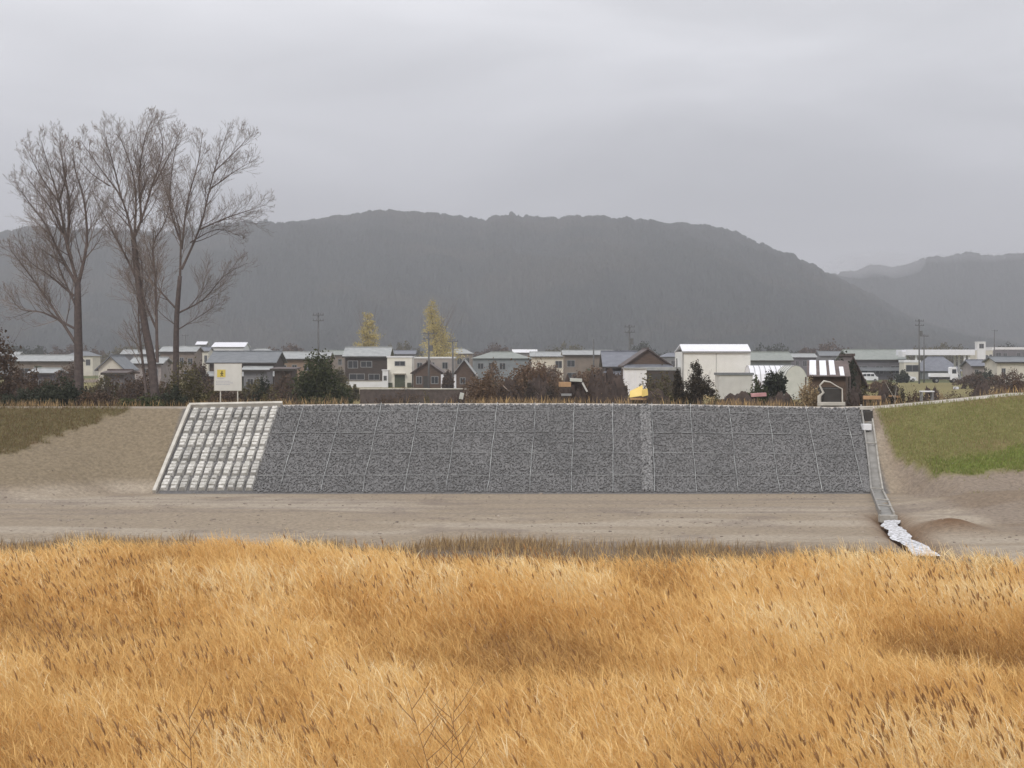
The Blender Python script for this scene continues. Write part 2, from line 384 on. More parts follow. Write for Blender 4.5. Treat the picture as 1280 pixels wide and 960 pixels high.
# ================================================================== hills
def hill(name, prof, Yr, Yf, back, x0, x1, nxh, nyh, seed, canopy, rough):
    px = np.array([p[0] for p in prof], float); py = np.array([p[1] for p in prof], float)
    X = np.linspace((x0-640)*Yr/F, (x1-640)*Yr/F, nxh)
    H = CAMZ + (HY-np.interp(X*F/Yr+640, px, py))/F*Yr
    k = max(3, int(nxh*.008)); H = np.convolve(np.pad(H, k, 'edge'), np.ones(2*k+1)/(2*k+1), 'valid')
    H = H+(fbm(X/60+seed, X*0+seed, 2)-.5)*5+(fbm(X/7+seed, X*0+seed, 3)-.5)*8*np.clip(H/120, 0, 1)*(.4+1.2*vnoise(X/70, X*0+seed*3))
    t = np.concatenate([np.linspace(0, 1, nyh), 1+np.linspace(0, 1, nyh//4)[1:]])
    Yy = np.where(t <= 1, Yf+(Yr-Yf)*t, Yr+(t-1)*back)
    XX, TT = np.meshgrid(X, t); YY = np.repeat(Yy[:, None], nxh, 1)
    prf = np.where(TT <= 1, .15*TT+.85*np.sin(np.minimum(TT,1)*math.pi/2)**1.7, 1-.6*(TT-1))
    rid = np.abs(fbm(XX/rough+seed+YY/rough*.25, YY/rough*.35, 5)-.5)*2
    env = np.clip(TT*(1.02-np.minimum(TT, 1))*4, 0, 1)
    Z = H[None, :]*prf - rid*H[None, :].clip(20)*.34*env
    cn = rs.rand(*XX.shape)
    c2 = (cn + fbm(XX/canopy/2, YY/canopy/2, 2))*.5
    Z = Z + (c2-.5)*canopy*.75*np.clip(TT*6, 0, 1)*(.6+.8*fbm(XX/90+3, YY/90, 2))
    Z = Z + 1.0*0 - 3*(TT == 0)
    jx = (rs.rand(*XX.shape)-.5)*(X[1]-X[0])*.8; 
    VV = np.stack([(XX+jx)*(.12+.88*YY/Yr), YY, np.maximum(Z, -2)], -1).reshape(-1, 3)
    nyy = len(t); ii = (np.arange(nyy-1)[:, None]*nxh + np.arange(nxh-1)[None, :]).reshape(-1)
    FF = np.stack([ii, ii+1, ii+nxh+1, ii+nxh], -1)
    dec = fbm(XX/110+seed, YY/110, 4); fine = rs.rand(*XX.shape)
    base = np.zeros(XX.shape+(3,)) + C(.034,.038,.034)
    base = mixc(base, C(.070,.060,.045), sm(.5,.68,dec)*.35)
    base = base*(.6+.8*fine[..., None])
    m = bpy.data.materials.new('forest_'+name); m.use_nodes = True; n_ = m.node_tree.nodes; l_ = m.node_tree.links; b = n_['Principled BSDF']
    b.inputs['Roughness'].default_value = 1; b.inputs['Specular IOR Level'].default_value = 0
    a = n_.new('ShaderNodeAttribute'); a.attribute_name = 'soil'; l_.new(a.outputs['Color'], b.inputs['Base Color'])
    o = np_mesh(name, VV, FF, m, smooth=True, colr=base.reshape(-1, 3)); o['kind'] = 'structure'; return o
hill('hills', [(-900,330),(-500,300),(-200,306),(0,292),(60,285),(120,283),(200,288),(250,284),(300,279),(350,278),(380,275),(415,270),(450,269),(480,265),(555,264),(580,269),(610,271),(630,267),(650,268),(680,271),(715,271),(755,270),(775,276),(820,279),(880,280),(905,287),(940,302),(990,322),(1030,342),(1060,357),(1090,373),(1130,391),(1180,409),(1280,430),(1400,441),(1900,446)],
     2200, 1050, 500, -700, 1700, 2300, 170, 3, 9, 260)
hill('hills', [(500,400),(850,375),(950,362),(1030,344),(1050,338),(1070,337),(1092,326),(1108,330),(1122,334),(1135,326),(1160,318),(1185,319),(1205,314),(1222,316),(1240,320),(1258,316),(1280,317),(1400,306),(1700,318),(2100,330)],
     2650, 1700, 700, 600, 2000, 1300, 110, 8, 11, 420)

# ================================================================== haze
def haze_box():
    mb = MB().box(-6600, 6600, -70, 7500, -3.5, 345)
    m = bpy.data.materials.new('haze_air'); m.use_nodes = True; n = m.node_tree.nodes; n.remove(n['Principled BSDF'])
    pv = n.new('ShaderNodeVolumePrincipled'); pv.inputs['Density'].default_value = HAZE; pv.inputs['Color'].default_value = (.90,.91,.96,1)
    m.node_tree.links.new(pv.outputs[0], n['Material Output'].inputs['Volume'])
    o = mb.build('haze', m); o['kind'] = 'stuff'; return o
haze_box()

# ================================================================== stone-faced bank
def slope(u, v, lift=0.0):
    """u = X on the crest, v = 0 crest .. 1 toe, lift = along the slope normal"""
    z0 = float(crestz(u)); 
    x = u-.4*v; y = CREST-6.4*v; z = z0*(1-v)
    nrm = Vector((0, -z0, 6.4)).normalized()
    p = Vector((x, y, z)) + nrm*lift
    return p
ico = None
def stones(us, vs, size, lift):
    """vectorised squashed icosahedra on the slope"""
    ph = (1+5**.5)/2
    iv = np.array([(-1,ph,0),(1,ph,0),(-1,-ph,0),(1,-ph,0),(0,-1,ph),(0,1,ph),(0,-1,-ph),(0,1,-ph),(ph,0,-1),(ph,0,1),(-ph,0,-1),(-ph,0,1)], float)/math.sqrt(1+ph*ph)
    fc = np.array([(0,11,5),(0,5,1),(0,1,7),(0,7,10),(0,10,11),(1,5,9),(5,11,4),(11,10,2),(10,7,6),(7,1,8),(3,9,4),(3,4,2),(3,2,6),(3,6,8),(3,8,9),(4,9,5),(2,4,11),(6,2,10),(8,6,7),(9,8,1)])
    n = len(us); z0 = crestz(us)
    P = np.stack([us-.4*vs, CREST-6.4*vs, z0*(1-vs)+lift], -1)
    q = rs.randn(n, 4); q /= np.linalg.norm(q, axis=1)[:, None]; a, b, c, d = q.T
    Rm = np.stack([1-2*(c*c+d*d), 2*(b*c-a*d), 2*(b*d+a*c), 2*(b*c+a*d), 1-2*(b*b+d*d), 2*(c*d-a*b), 2*(b*d-a*c), 2*(c*d+a*b), 1-2*(b*b+c*c)], -1).reshape(n, 3, 3)
    sc_ = size[:, None]*(rs.rand(n, 3)*.6+.6)
    Vv = iv[None]*(1+.25*(rs.rand(n, 12, 1)-.5))*sc_[:, None, :]
    Vv = np.einsum('nij,nkj->nki', Rm, Vv) + P[:, None]
    Ff = fc[None]+np.arange(n)[:, None, None]*12
    return Vv.reshape(-1, 3), Ff.reshape(-1, 3)
def revetment():
    root = empty('stone_revetment', slope(3, 1), 'long grey slope faced with wire mats of broken stone', 'revetment')
    inv = -Vector(root.location)
    lines = [-12.05] + [5.23+2.0*k for k in range(-8, 7)] + [18.05]
    for a, b in zip(lines[:-1], lines[1:]):
        area = (b-a)*7.5; n = int(area*320)
        us = a+.03+rs.rand(n)*(b-a-.06); vs = .005+rs.rand(n)*.99
        # right-hand edge leans with the drain
        if b > 17.5: us = a+.03+(us-a-.03)*(1-.55*vs)
        gap = (np.abs(vs-.35) > .006)
        us, vs = us[gap], vs[gap]
        br = (a < 6.9 < b)
        Vv, Ff = stones(us, vs, .028+.045*rs.rand(len(us))**3, .045+.010*rs.rand(len(us)))
        o = np_mesh('stone_mat', Vv+np.array(inv)[None], Ff, M['stone'], root)
    # the smoother, paler strip
    us = 6.65+rs.rand(900)*.52; vs = .01+rs.rand(900)*.97
    Vv, Ff = stones(us, vs, .035+.04*rs.rand(900), .09+.01*rs.rand(900))
    o = np_mesh('gravel_strip', Vv+np.array(inv)[None], Ff, M['stone_bright'], root); o['label'] = 'paler strip of finer gravel running down the slope'
    for u in lines[1:-1]:
        mb = MB(); pts = []
        for k in range(33):
            v = k/32; pts.append(slope(u+(fbm(v*6, u)-.5)*.10, v, .135+.02*rnd.random())+inv)
        mb.tube(pts, .0155 if abs(u-5.23) > .1 else .019, 4); mb.build('wire_seam', M['pale_wire'], root)
    for v0, u0, u1 in ((.10, -11.9, 17.9), (.35, -11.9, 17.8), (.58, -11.9, 17.7), (.83, -11.9, 17.6)):
        mb = MB(); pts = [slope(u0+(u1-u0)*k/60, v0+(fbm(k*.5, v0*30)-.5)*.008, .12+.03*rnd.random())+inv for k in range(61)]
        mb.tube(pts, .009, 4); mb.build('wire_seam', M['pale_wire'], root)
revetment()
def block_revetment():
    root = empty('block_revetment', slope(-14.3, 1), 'panel of pale ribbed concrete blocks in rows behind a white kerb frame', 'revetment')
    inv = -Vector(root.location)
    U0, U1 = -16.72, -12.05
    def bar(u0, v0, u1, v1, wdt, top, name):
        a, b = slope(u0, v0), slope(u1, v1); d = (b-a).normalized(); nrm = Vector((0, -4, 6.4)).normalized(); s_ = d.cross(nrm).normalized()*wdt/2
        a = a+inv; b = b+inv
        mb = MB().hexa([a-s_-nrm*.1, b-s_-nrm*.1, b+s_-nrm*.1, a+s_-nrm*.1], [a-s_+nrm*top, b-s_+nrm*top, b+s_+nrm*top, a+s_+nrm*top])
        return mb.build(name, M['concrete'], root, bevel=.015)
    bar(U0, -.005, U0, 1.0, .17, .20, 'side_kerb')
    bar(U0-.06, -.02, U1+.12, -.02, .17, .17, 'top_kerb')
    cols, rows = 10, 6
    cw = (U1-U0-.15)/cols
    for r in range(rows):
        for c in range(cols):
            v0 = .03+r*(.965/rows); v1 = v0+.965/rows-.026+.006*rnd.random()
            u = U0+.2+cw*(c+.45)+rnd.uniform(-.025,.025)
            hw = .178
            mb = MB(); nlob = 4; ln = (v1-v0)/nlob
            for k in range(nlob):
                va = v0+k*ln; vb = va+ln*.99; e_ = .015*rnd.random(); t_ = .16+.05*rnd.random()
                sh = .10*(1-(va+vb)/2)*0
                cr = .03*(0 if k not in (0, nlob-1) else 1)
                lo = [slope(u-hw, vb, .0)+inv, slope(u+hw, vb, .0)+inv, slope(u+hw, va, .0)+inv, slope(u-hw, va, .0)+inv]
                q = (vb-va)*.10
                hi = [slope(u-hw+.03+cr, vb-q, t_)+inv, slope(u+hw-.03-cr, vb-q, t_)+inv, slope(u+hw-.03-cr, va+q, t_)+inv, slope(u-hw+.03+cr, va+q, t_)+inv]
                mb.hexa(lo, hi)
            mb.build('concrete_block', M['block_concrete'], root, bevel=.012)
block_revetment()

# ------------------------------------------------------------------ drain chute and water
def drain():
    cl = [(18.38,83.1),(18.16,81.5),(17.95,79.9),(17.72,78.3),(17.48,76.6),(17.10,74.6),(16.62,72.2),(16.12,69.6),(15.75,67.6),(15.40,65.7)]
    root = empty('drainage_chute', (cl[4][0], cl[4][1], 0), 'grey concrete drain channel running down the right edge of the stone slope', 'drain')
    ox, oy = cl[4]
    def zz(x, y): return max(hz(x, y), 0) if y < 77 else float(crestz(x))*(y-TOE)/6.4
    pts = []
    for i, (x, y) in enumerate(cl):
        a = cl[max(i-1, 0)]; b = cl[min(i+1, len(cl)-1)]; d = Vector((b[0]-a[0], b[1]-a[1], 0)).normalized(); s_ = Vector((-d.y, d.x, 0))
        wdt = .20 if y > 77 else .235
        pts.append((Vector((x-ox, y-oy, zz(x, min(y,82.9))+.0)), s_*-1, wdt))
    def strip(o0, o1, z0, z1, name, m):
        mb = MB(); 
        for (p, s_, w_), (p2, s2, w2) in zip(pts[:-1], pts[1:]):
            f = lambda P, S, W, o_, z_: P+S*(o_ if abs(o_) < 1e-6 else math.copysign(W, o_)+(o_-math.copysign(.2, o_)))+Vector((0,0,z_))
            mb.hexa([f(p,s_,w_,o0,z0), f(p,s_,w_,o1,z0), f(p2,s2,w2,o1,z0), f(p2,s2,w2,o0,z0)], [f(p,s_,w_,o0,z1), f(p,s_,w_,o1,z1), f(p2,s2,w2,o1,z1), f(p2,s2,w2,o0,z1)])
        return mb.build(name, m, root)
    strip(-.199, .199, -.25, .03, 'channel_floor', M['wet_shade_concrete'])
    strip(-.28, -.20, -.25, .16, 'side_wall', M['drain_concrete']); strip(.20, .28, -.25, .24, 'side_wall', M['wet_shade_concrete'])  # second wall gets the darker concrete to paint its shadow
    for k in (2, 4, 7, 8):
        p, s_, w_ = pts[k]
        mb = MB().tube([p-s_*(w_+.05)+Vector((0,0,.22)), p+s_*(w_+.05)+Vector((0,0,.26))], .028, 6); mb.build('cross_bar', M['drain_concrete'], root)
    # inlet: below the track, solid dark box stands in for the shade in its mouth
    p, s_, w_ = pts[0]; q = Vector((18.32-ox, 82.75-oy, hz(18.3, 82.9)))
    MB().box(q.x-.32, q.x+.34, q.y-.05, q.y+.6, q.z-.02, q.z+.14).build('headwall', M['concrete'], root, bevel=.01)
    MB().box(q.x-.24, q.x+.16, q.y-.80, q.y-.06, q.z-.75, q.z-.06).build('inlet_shade_box', M['dark_trim'], root)
    MB().box(p.x-.55-.05, p.x-.18, -1.9+p.y-.25, p.y-1.55, pts[1][0].z-.15, pts[1][0].z+.16).build('concrete_step', M['white_paint'], root, bevel=.02)
    # end apron
    p = pts[-1][0]
    MB().box(p.x-.36, p.x+.36, p.y-.35, p.y+.02, -.25, p.z+.05).build('end_sill', M['drain_concrete'], root, bevel=.02)
drain()
def stream():
    st = [(15.35,65.2)]+STREAM[1:4]
    n = 44; lx = np.interp(np.linspace(0, 1, n), np.linspace(0, 1, len(st)), [p[0] for p in st]); ly = np.interp(np.linspace(0, 1, n), np.linspace(0, 1, len(st)), [p[1] for p in st])
    k = 12; VV = []
    for i in range(n):
        wd_ = .20+.26*fbm(i*.14, 3.3)+.08*i/n
        wob = (fbm(i*.13, 8.8)-.5)*.6
        for j in range(k):
            t = j/(k-1)*2-1
            x = lx[i]+wob+t*wd_
            VV.append((x, ly[i], -.13-.02*i/n+.05*(fbm(x*5, ly[i]*3, 2)-.4)*(1-t*t)))
    ii = (np.arange(n-1)[:, None]*k+np.arange(k-1)[None]).reshape(-1)
    m = bpy.data.materials.new('white_water'); m.use_nodes = True; N_ = m.node_tree.nodes; L_ = m.node_tree.links; b = N_['Principled BSDF']
    tc_ = N_.new('ShaderNodeTexCoord'); z_ = N_.new('ShaderNodeTexNoise'); z_.inputs['Scale'].default_value = 9; z_.inputs['Detail'].default_value = 6; L_.new(tc_.outputs['Object'], z_.inputs[0])
    r_ = N_.new('ShaderNodeValToRGB'); L_.new(z_.outputs[0], r_.inputs[0]); e_ = r_.color_ramp.elements
    e_[0].position = .38; e_[0].color = (.17,.155,.14,1); e_[1].position = .58; e_[1].color = (.86,.87,.92,1)
    L_.new(r_.outputs[0], b.inputs['Base Color']); b.inputs['Roughness'].default_value = .35
    o = np_mesh('water', np.array(VV), np.stack([ii, ii+1, ii+k+1, ii+k], -1), m, smooth=True); o['kind'] = 'structure'
stream()

# ================================================================== blades, reeds, turf
def blades(base, az, lean, length, width, nseg, curl, twist=None, taper=1.0, mid=1.0):
    """strips: base (n,3), az = lean direction, lean = start angle from vertical, curl = extra bend to the tip"""
    n = len(base); t = np.linspace(0, 1, nseg+1)
    ang = lean[:, None]+curl[:, None]*t[None]**1.5
    dl = length[:, None]/nseg
    hx = np.concatenate([np.zeros((n,1)), np.cumsum(np.sin(ang[:, :-1])*dl, 1)], 1)
    hzv = np.concatenate([np.zeros((n,1)), np.cumsum(np.cos(ang[:, :-1])*dl, 1)], 1)
    P = base[:, None, :] + np.stack([hx*np.sin(az)[:, None], hx*np.cos(az)[:, None], hzv], -1)
    tw = (twist if twist is not None else rs.rand(n)*math.pi)
    S = np.stack([np.cos(tw), np.sin(tw), np.zeros(n)], -1)
    wv = width[:, None]*(.5*np.maximum(.12, 1-t[None]**2*taper)) if mid == 1.0 else width[:, None]*.5*np.maximum(.15, np.sin(np.pi*np.clip(t[None]*.9+.1, 0, 1)))
    A = P-S[:, None]*wv[..., None]; B = P+S[:, None]*wv[..., None]
    VV = np.stack([A, B], 2).reshape(-1, 3)
    b0 = (np.arange(n)[:, None]*(nseg+1)+np.arange(nseg)[None]).reshape(-1)*2
    FF = np.stack([b0, b0+1, b0+3, b0+2], -1)
    return VV, FF, P
def merge(parts):
    off = 0; VV = []; FF = []; TT = []
    for v, f, t in parts: VV.append(v); FF.append(f+off); TT.append(t); off += len(v)
    return np.concatenate(VV), np.concatenate(FF), np.concatenate(TT)
def rep_t(t, nseg): return np.repeat(t, (nseg+1)*2)

def reeds():
    dens = 95
    Y0, Y1 = 12.5, 47.5
    n = int(((.36*(Y1**2-Y0**2))*1.0+8*(Y1-Y0))*dens)
    Y = np.sqrt(rs.rand(n)*(Y1**2-Y0**2)+Y0**2); X = (rs.rand(n)*2-1)*(.36*Y+4)
    far = np.interp(X, [-30,-15.5,-13,-10,-6,-2,3,8,14,18,30], [39,41,43.8,46,45.4,44,43,44.8,44.5,43.8,43])+(fbm(X*.5, X*0+2, 3)-.5)*4.5+.5
    keep = Y < far - np.abs(rs.randn(n))*1.7
    keep &= ~((fbm(X*.5+9, Y*.5, 3) < .30) & (rs.rand(n) < .6))
    X, Y, far = X[keep], Y[keep], far[keep]; n = len(X)
    Z = height(X, Y)
    patch = fbm(X*.16+3, Y*.16+1, 4)               # slow drift in height and colour
    p2 = fbm(X*.55, Y*.35+7, 3)
    hollow = np.exp(-((X-9.8)/3.0)**2-((Y-32)/2.0)**2)*.50 + np.exp(-((X+8)/7)**2-((Y-35.5)/1.3)**2)*.22 + np.exp(-((X-1)/7)**2-((Y-34)/1.3)**2)*.16
    H = (1.35+.55*(patch-.5)*2+.30*(p2-.5)*2)*(.75+.4*rs.rand(n))*(1-hollow)
    H = np.clip(H, .5, 2.2)*(.72+.28*sm(0,3,far-Y))
    wind = -math.pi/2
    az = wind+rs.randn(n)*1.1
    tone = np.clip(.60+(patch-.5)*.9+(p2-.5)*.75+(fbm(X*1.6,Y*1.2,2)-.5)*.35-hollow*.55+rs.randn(n)*.10, 0, 1)
    parts = []
    base = np.stack([X, Y, Z-.05], -1)
    nf = lambda k, a=.7: wind+rs.randn(k)*a
    wsc = 1+.5*sm(25, 45, Y)
    # culms
    lean = .10+.14*rs.rand(n); cu = .25+.3*rs.rand(n)
    v, f, P = blades(base, az, lean, H, .009*wsc, 4, cu, taper=.6); parts.append((v, f, rep_t(np.clip(tone-.03, 0, 1), 4)))
    # leaves
    for k in range(5):
        i = rs.randint(1, 4, n) if k else np.full(n, 3)
        bp = P[np.arange(n), i]+0; l = (.20+.30*rs.rand(n))
        laz = wind+rs.randn(n)*1.2
        v, f, _ = blades(bp, laz, .35+.6*rs.rand(n), l, (+.008+.008*rs.rand(n))*wsc, 3, .9+1.2*rs.rand(n)); parts.append((v, f, rep_t(np.clip(tone+.10*rs.randn(n)+.05, 0, 1), 3)))
    # low litter to close the bed
    m = n//2; j = rs.randint(0, n, m)
    v, f, _ = blades(base[j]+rs.randn(m,3)*[.1,.1,0], rs.rand(m)*6.28, .5+.8*rs.rand(m), .5+.5*rs.rand(m), .02+.01*rs.rand(m), 3, rs.rand(m)); parts.append((v, f, rep_t(np.clip(tone[j]-.12, 0, 1), 3)))
    V_, F_, T_ = merge(parts)
    reed_m = tint_mat('reed_straw', [(0, (.35,.19,.073)), (.3, (.57,.34,.122)), (.6, (.80,.525,.20)), (.85, (.89,.65,.30)), (1, (.93,.80,.52))], trans=.3)
    o = np_mesh('reed_bed', V_, F_, reed_m, tint=T_); tag(o, 'dense golden bed of dry reeds filling the foreground', 'reeds', kind='stuff')
    # seed heads
    pl = fbm(X*.3+20, Y*.3, 3)
    prob = np.clip(.015+.17*sm(.48, .66, pl), 0, 1)*sm(44, 37, Y)+.004
    sel = rs.rand(n) < prob; k = sel.sum(); tip = P[sel, 4]
    parts = []
    for q in range(3):
        v, f, _ = blades(tip-[0, 0, .05], wind+rs.randn(k)*.6, .15+.35*rs.rand(k), .10+.11*rs.rand(k), .022+.016*rs.rand(k), 4, .35+.3*rs.rand(k), twist=np.full(k, q*math.pi/3)+rs.rand(k)*.3, mid=.5)
        parts.append((v, f, rep_t(rs.rand(k), 4)))
    V_, F_, T_ = merge(parts)
    hm = tint_mat('seed_head', [(0, (.26,.145,.065)), (.5, (.37,.215,.095)), (1, (.50,.32,.15))], trans=.15)
    o = np_mesh('seed_heads', V_, F_, hm, tint=T_); tag(o, 'brown feathery seed heads nodding above the golden reeds', 'seed heads', kind='stuff')
reeds()

def tufts(name, label, cat, X, Y, hh, ww, m, per=1, leanr=.5, curl=.6, nseg=2):
    n = len(X); Z = height(X, Y)
    base = np.stack([X, Y, Z-.01], -1)
    v, f, _ = blades(base, rs.rand(n)*6.28, rs.rand(n)*leanr, hh*(.5+.8*rs.rand(n)), np.full(n, ww)*(.7+.6*rs.rand(n)), nseg, curl*rs.rand(n))
    o = np_mesh(name, v, f, m, tint=rep_t(rs.rand(n), nseg)); tag(o, label, cat, kind='stuff'); return o
turf_m = tint_mat('turf_blade', [(0, (.24,.18,.085)), (.45, (.28,.26,.10)), (.8, (.21,.27,.07)), (1, (.42,.36,.18))])
turf_l = tint_mat('dull_turf_blade', [(0, (.18,.115,.06)), (.5, (.21,.155,.075)), (.85, (.17,.16,.06)), (1, (.30,.23,.13))])
lush_m = tint_mat('lush_blade', [(0, (.19,.22,.05)), (.6, (.21,.28,.055)), (1, (.31,.31,.10))])
weed_m = tint_mat('weed_blade', [(0, (.17,.115,.07)), (.45, (.29,.205,.115)), (.8, (.44,.30,.15)), (1, (.66,.45,.20))])
def samp(n, x0, x1, y0, y1): return x0+rs.rand(n)*(x1-x0), y0+rs.rand(n)*(y1-y0)
def zone(X, Y):
    Zz = height(X, Y)/crestz(X)
    return Zz, fbm(X*2.1+9, Y*2.1, 3)
X, Y = samp(60000, -34, -19, 72, 83.2); h_, q_ = zone(X, Y); k = h_-np.interp(X, [-60,-26.6,-23.6,-21.6,-19.8,-19.2], [.35,.33,.55,.80,.98,1.2])+(q_-.5)*.25 > 0
tufts('grass', 'short brown and olive turf on the bank left of the bare ramp', 'grass', X[k], Y[k], .16, .02, turf_l)
X, Y = samp(70000, 18.8, 36, 70, 83.2); h_, q_ = zone(X, Y); g_ = np.interp(X, [18.5,20,22,24,26.6,60], [.50,.24,.235,.28,.36,.36]); k = (h_-g_+(q_-.5)*.30+rs.randn(len(X))*.03 > .02) & (fbm(X*.9,Y*.9,3)+rs.rand(len(X))*.25 > .42)
tufts('grass', 'olive green turf on the bank right of the concrete drain', 'grass', X[k], Y[k], .15, .02, turf_m)
k = (np.abs(h_-g_-.09+(q_-.5)*.12) < .085) & (X > 20)
tufts('grass', 'bright green strip of grass low on the right bank', 'grass', X[k], Y[k], .17, .025, lush_m)
# thin brown weeds between terrace and reeds
X, Y = samp(90000, -26, 27, 43, 60); e_ = 56.0+(fbm(X*.14, X*0+2, 3)-.5)*8-5*sm(8, 16, X); dn = fbm(X*.45+4, Y*.45, 3)
k = (Y < e_+(dn-.5)*7) & (rs.rand(len(X)) < .25+sm(.40,.62,dn)) & (sdist(X, Y, STREAM) > .55)
tufts('weeds', 'thin brown weeds along the far edge of the reeds', 'weeds', X[k], Y[k], .38, .022, weed_m, leanr=.5, curl=.9, nseg=3)
# dry tops just behind the crest
X, Y = samp(26000, -32, 32, 85.7, 93); k = rs.rand(len(X)) < sm(.35, .7, fbm(X*.3, Y*.4, 3))
tufts('dry_grass', 'ragged dry grass along the back edge of the crest track', 'grass', X[k], Y[k], .38, .03, weed_m, nseg=3)

# ================================================================== foliage
def leafcloud(name, m, parent, ells, n, size, flat=1.0, clump=.35, seed=0, drop=0.0):
    """ells: (cx,cy,cz,rx,ry,rz) local; leaves gathered in clumps through the volume, ragged outline"""
    r = np.random.RandomState(seed+int(n)); Vs = []
    wts = np.array([e[3]*e[4]*e[5] for e in ells])**.7; wts = wts/wts.sum()
    for e, wt in zip(ells, wts):
        k = max(20, int(n*wt)); nc = max(6, k//28)
        d = r.randn(nc, 3); d /= np.linalg.norm(d, axis=1)[:, None]; rad = r.rand(nc)**.45*1.02
        cc = d*rad[:, None]*(1+.22*(r.rand(nc, 1)-.5))
        idx = r.randint(0, nc, k)
        p = cc[idx]+r.randn(k, 3)*clump*.42
        p = p*np.array(e[3:6])+np.array(e[:3])
        Vs.append(p)
    P = np.concatenate(Vs); P = P[P[:, 2] > drop] if drop is not None else P
    k = len(P)
    a = r.randn(k, 3); a /= np.linalg.norm(a, axis=1)[:, None]; b = np.cross(a, r.randn(k, 3)); b /= np.linalg.norm(b, axis=1)[:, None]
    s_ = size*(.5+r.rand(k))[:, None]
    Q = np.stack([P-a*s_, P+b*s_*.55, P+a*s_, P-b*s_*.55], 1).reshape(-1, 3)
    return np_mesh(name, Q, np.arange(4*k).reshape(-1, 4), m, parent)
def stems(parent, m, n, hgt, spread, rad=.02, name='stem', seed=0, bend=.25, fork=True):
    r = random.Random(seed); mb = MB()
    for i in range(n):
        a = r.random()*6.28; l = hgt*(.55+.45*r.random()); s_ = spread*(.2+.8*r.random())
        x0, y0 = math.cos(a)*spread*.25*r.random(), math.sin(a)*spread*.25*r.random()
        pts = [(x0+(s_*math.cos(a))*t**1.3+r.uniform(-1,1)*.05*hgt*t, y0+(s_*math.sin(a))*t**1.3, l*t-.05) for t in (0,.33,.66,1)]
        mb.tube(pts, [rad, rad*.8, rad*.5, rad*.2], 4)
        if fork:
            for q in range(4):
                b = pts[r.choice((1,2))]; a2 = r.random()*6.28; ll = l*.4*(.5+r.random()); 
                mb.tube([b, (b[0]+math.cos(a2)*ll*.35, b[1]+math.sin(a2)*ll*.35, b[2]+ll*.6), (b[0]+math.cos(a2)*ll*.55, b[1]+math.sin(a2)*ll*.55, b[2]+ll)], [rad*.5, rad*.3, rad*.12], 3)
    return mb.build(name, m, parent)
def at(px, Y): return (px-640)/F*Y
def zat(py, Y): return CAMZ-(py-HY)/F*Y
def shrub(name, label, px0, px1, ptop, Y, leaf, n=1400, lsize=.07, group=None, cat='shrub', lobes=4, bare=0, seed=None, stem_m='bark', shape='round'):
    seed = seed if seed is not None else int(px0*7+Y)
    r = random.Random(seed); x = at((px0+px1)/2, Y); g = hz(x, Y); w_ = at(px1, Y)-at(px0, Y); h_ = zat(ptop, Y)-g
    root = empty(name, (x, Y, g), label, cat, group)
    ells = []
    if shape == 'column': ells = [(0,0,h_*(.15+.17*k),w_*.5*(1-.08*k),w_*.5,h_*.16) for k in range(5)]
    elif shape == 'box': ells = [(w_*(.5*(i+.5)/2-.25)*1.0*s_, 0, h_*zf, w_*.30, w_*.3, h_*.24) for s_ in (-1,1) for i in (0,1) for zf in (.28,.72)]
    else:
        for i in range(lobes):
            fx = (i+.5)/lobes-.5; top = h_*(1-.30*r.random()-abs(fx)*.35) if i != lobes//2 else h_
            ells.append((fx*w_*.85, r.uniform(-.3,.3)*w_*.3, top*.50, w_/lobes*1.05, w_*.40, top*.52))
    if n: leafcloud('foliage', M[leaf], root, ells, int(n*2.8), lsize, seed=seed, drop=.0)
    stems(root, M[stem_m], 4+bare, h_*.98, w_*.42, .025 if bare else .03, seed=seed)
    return root

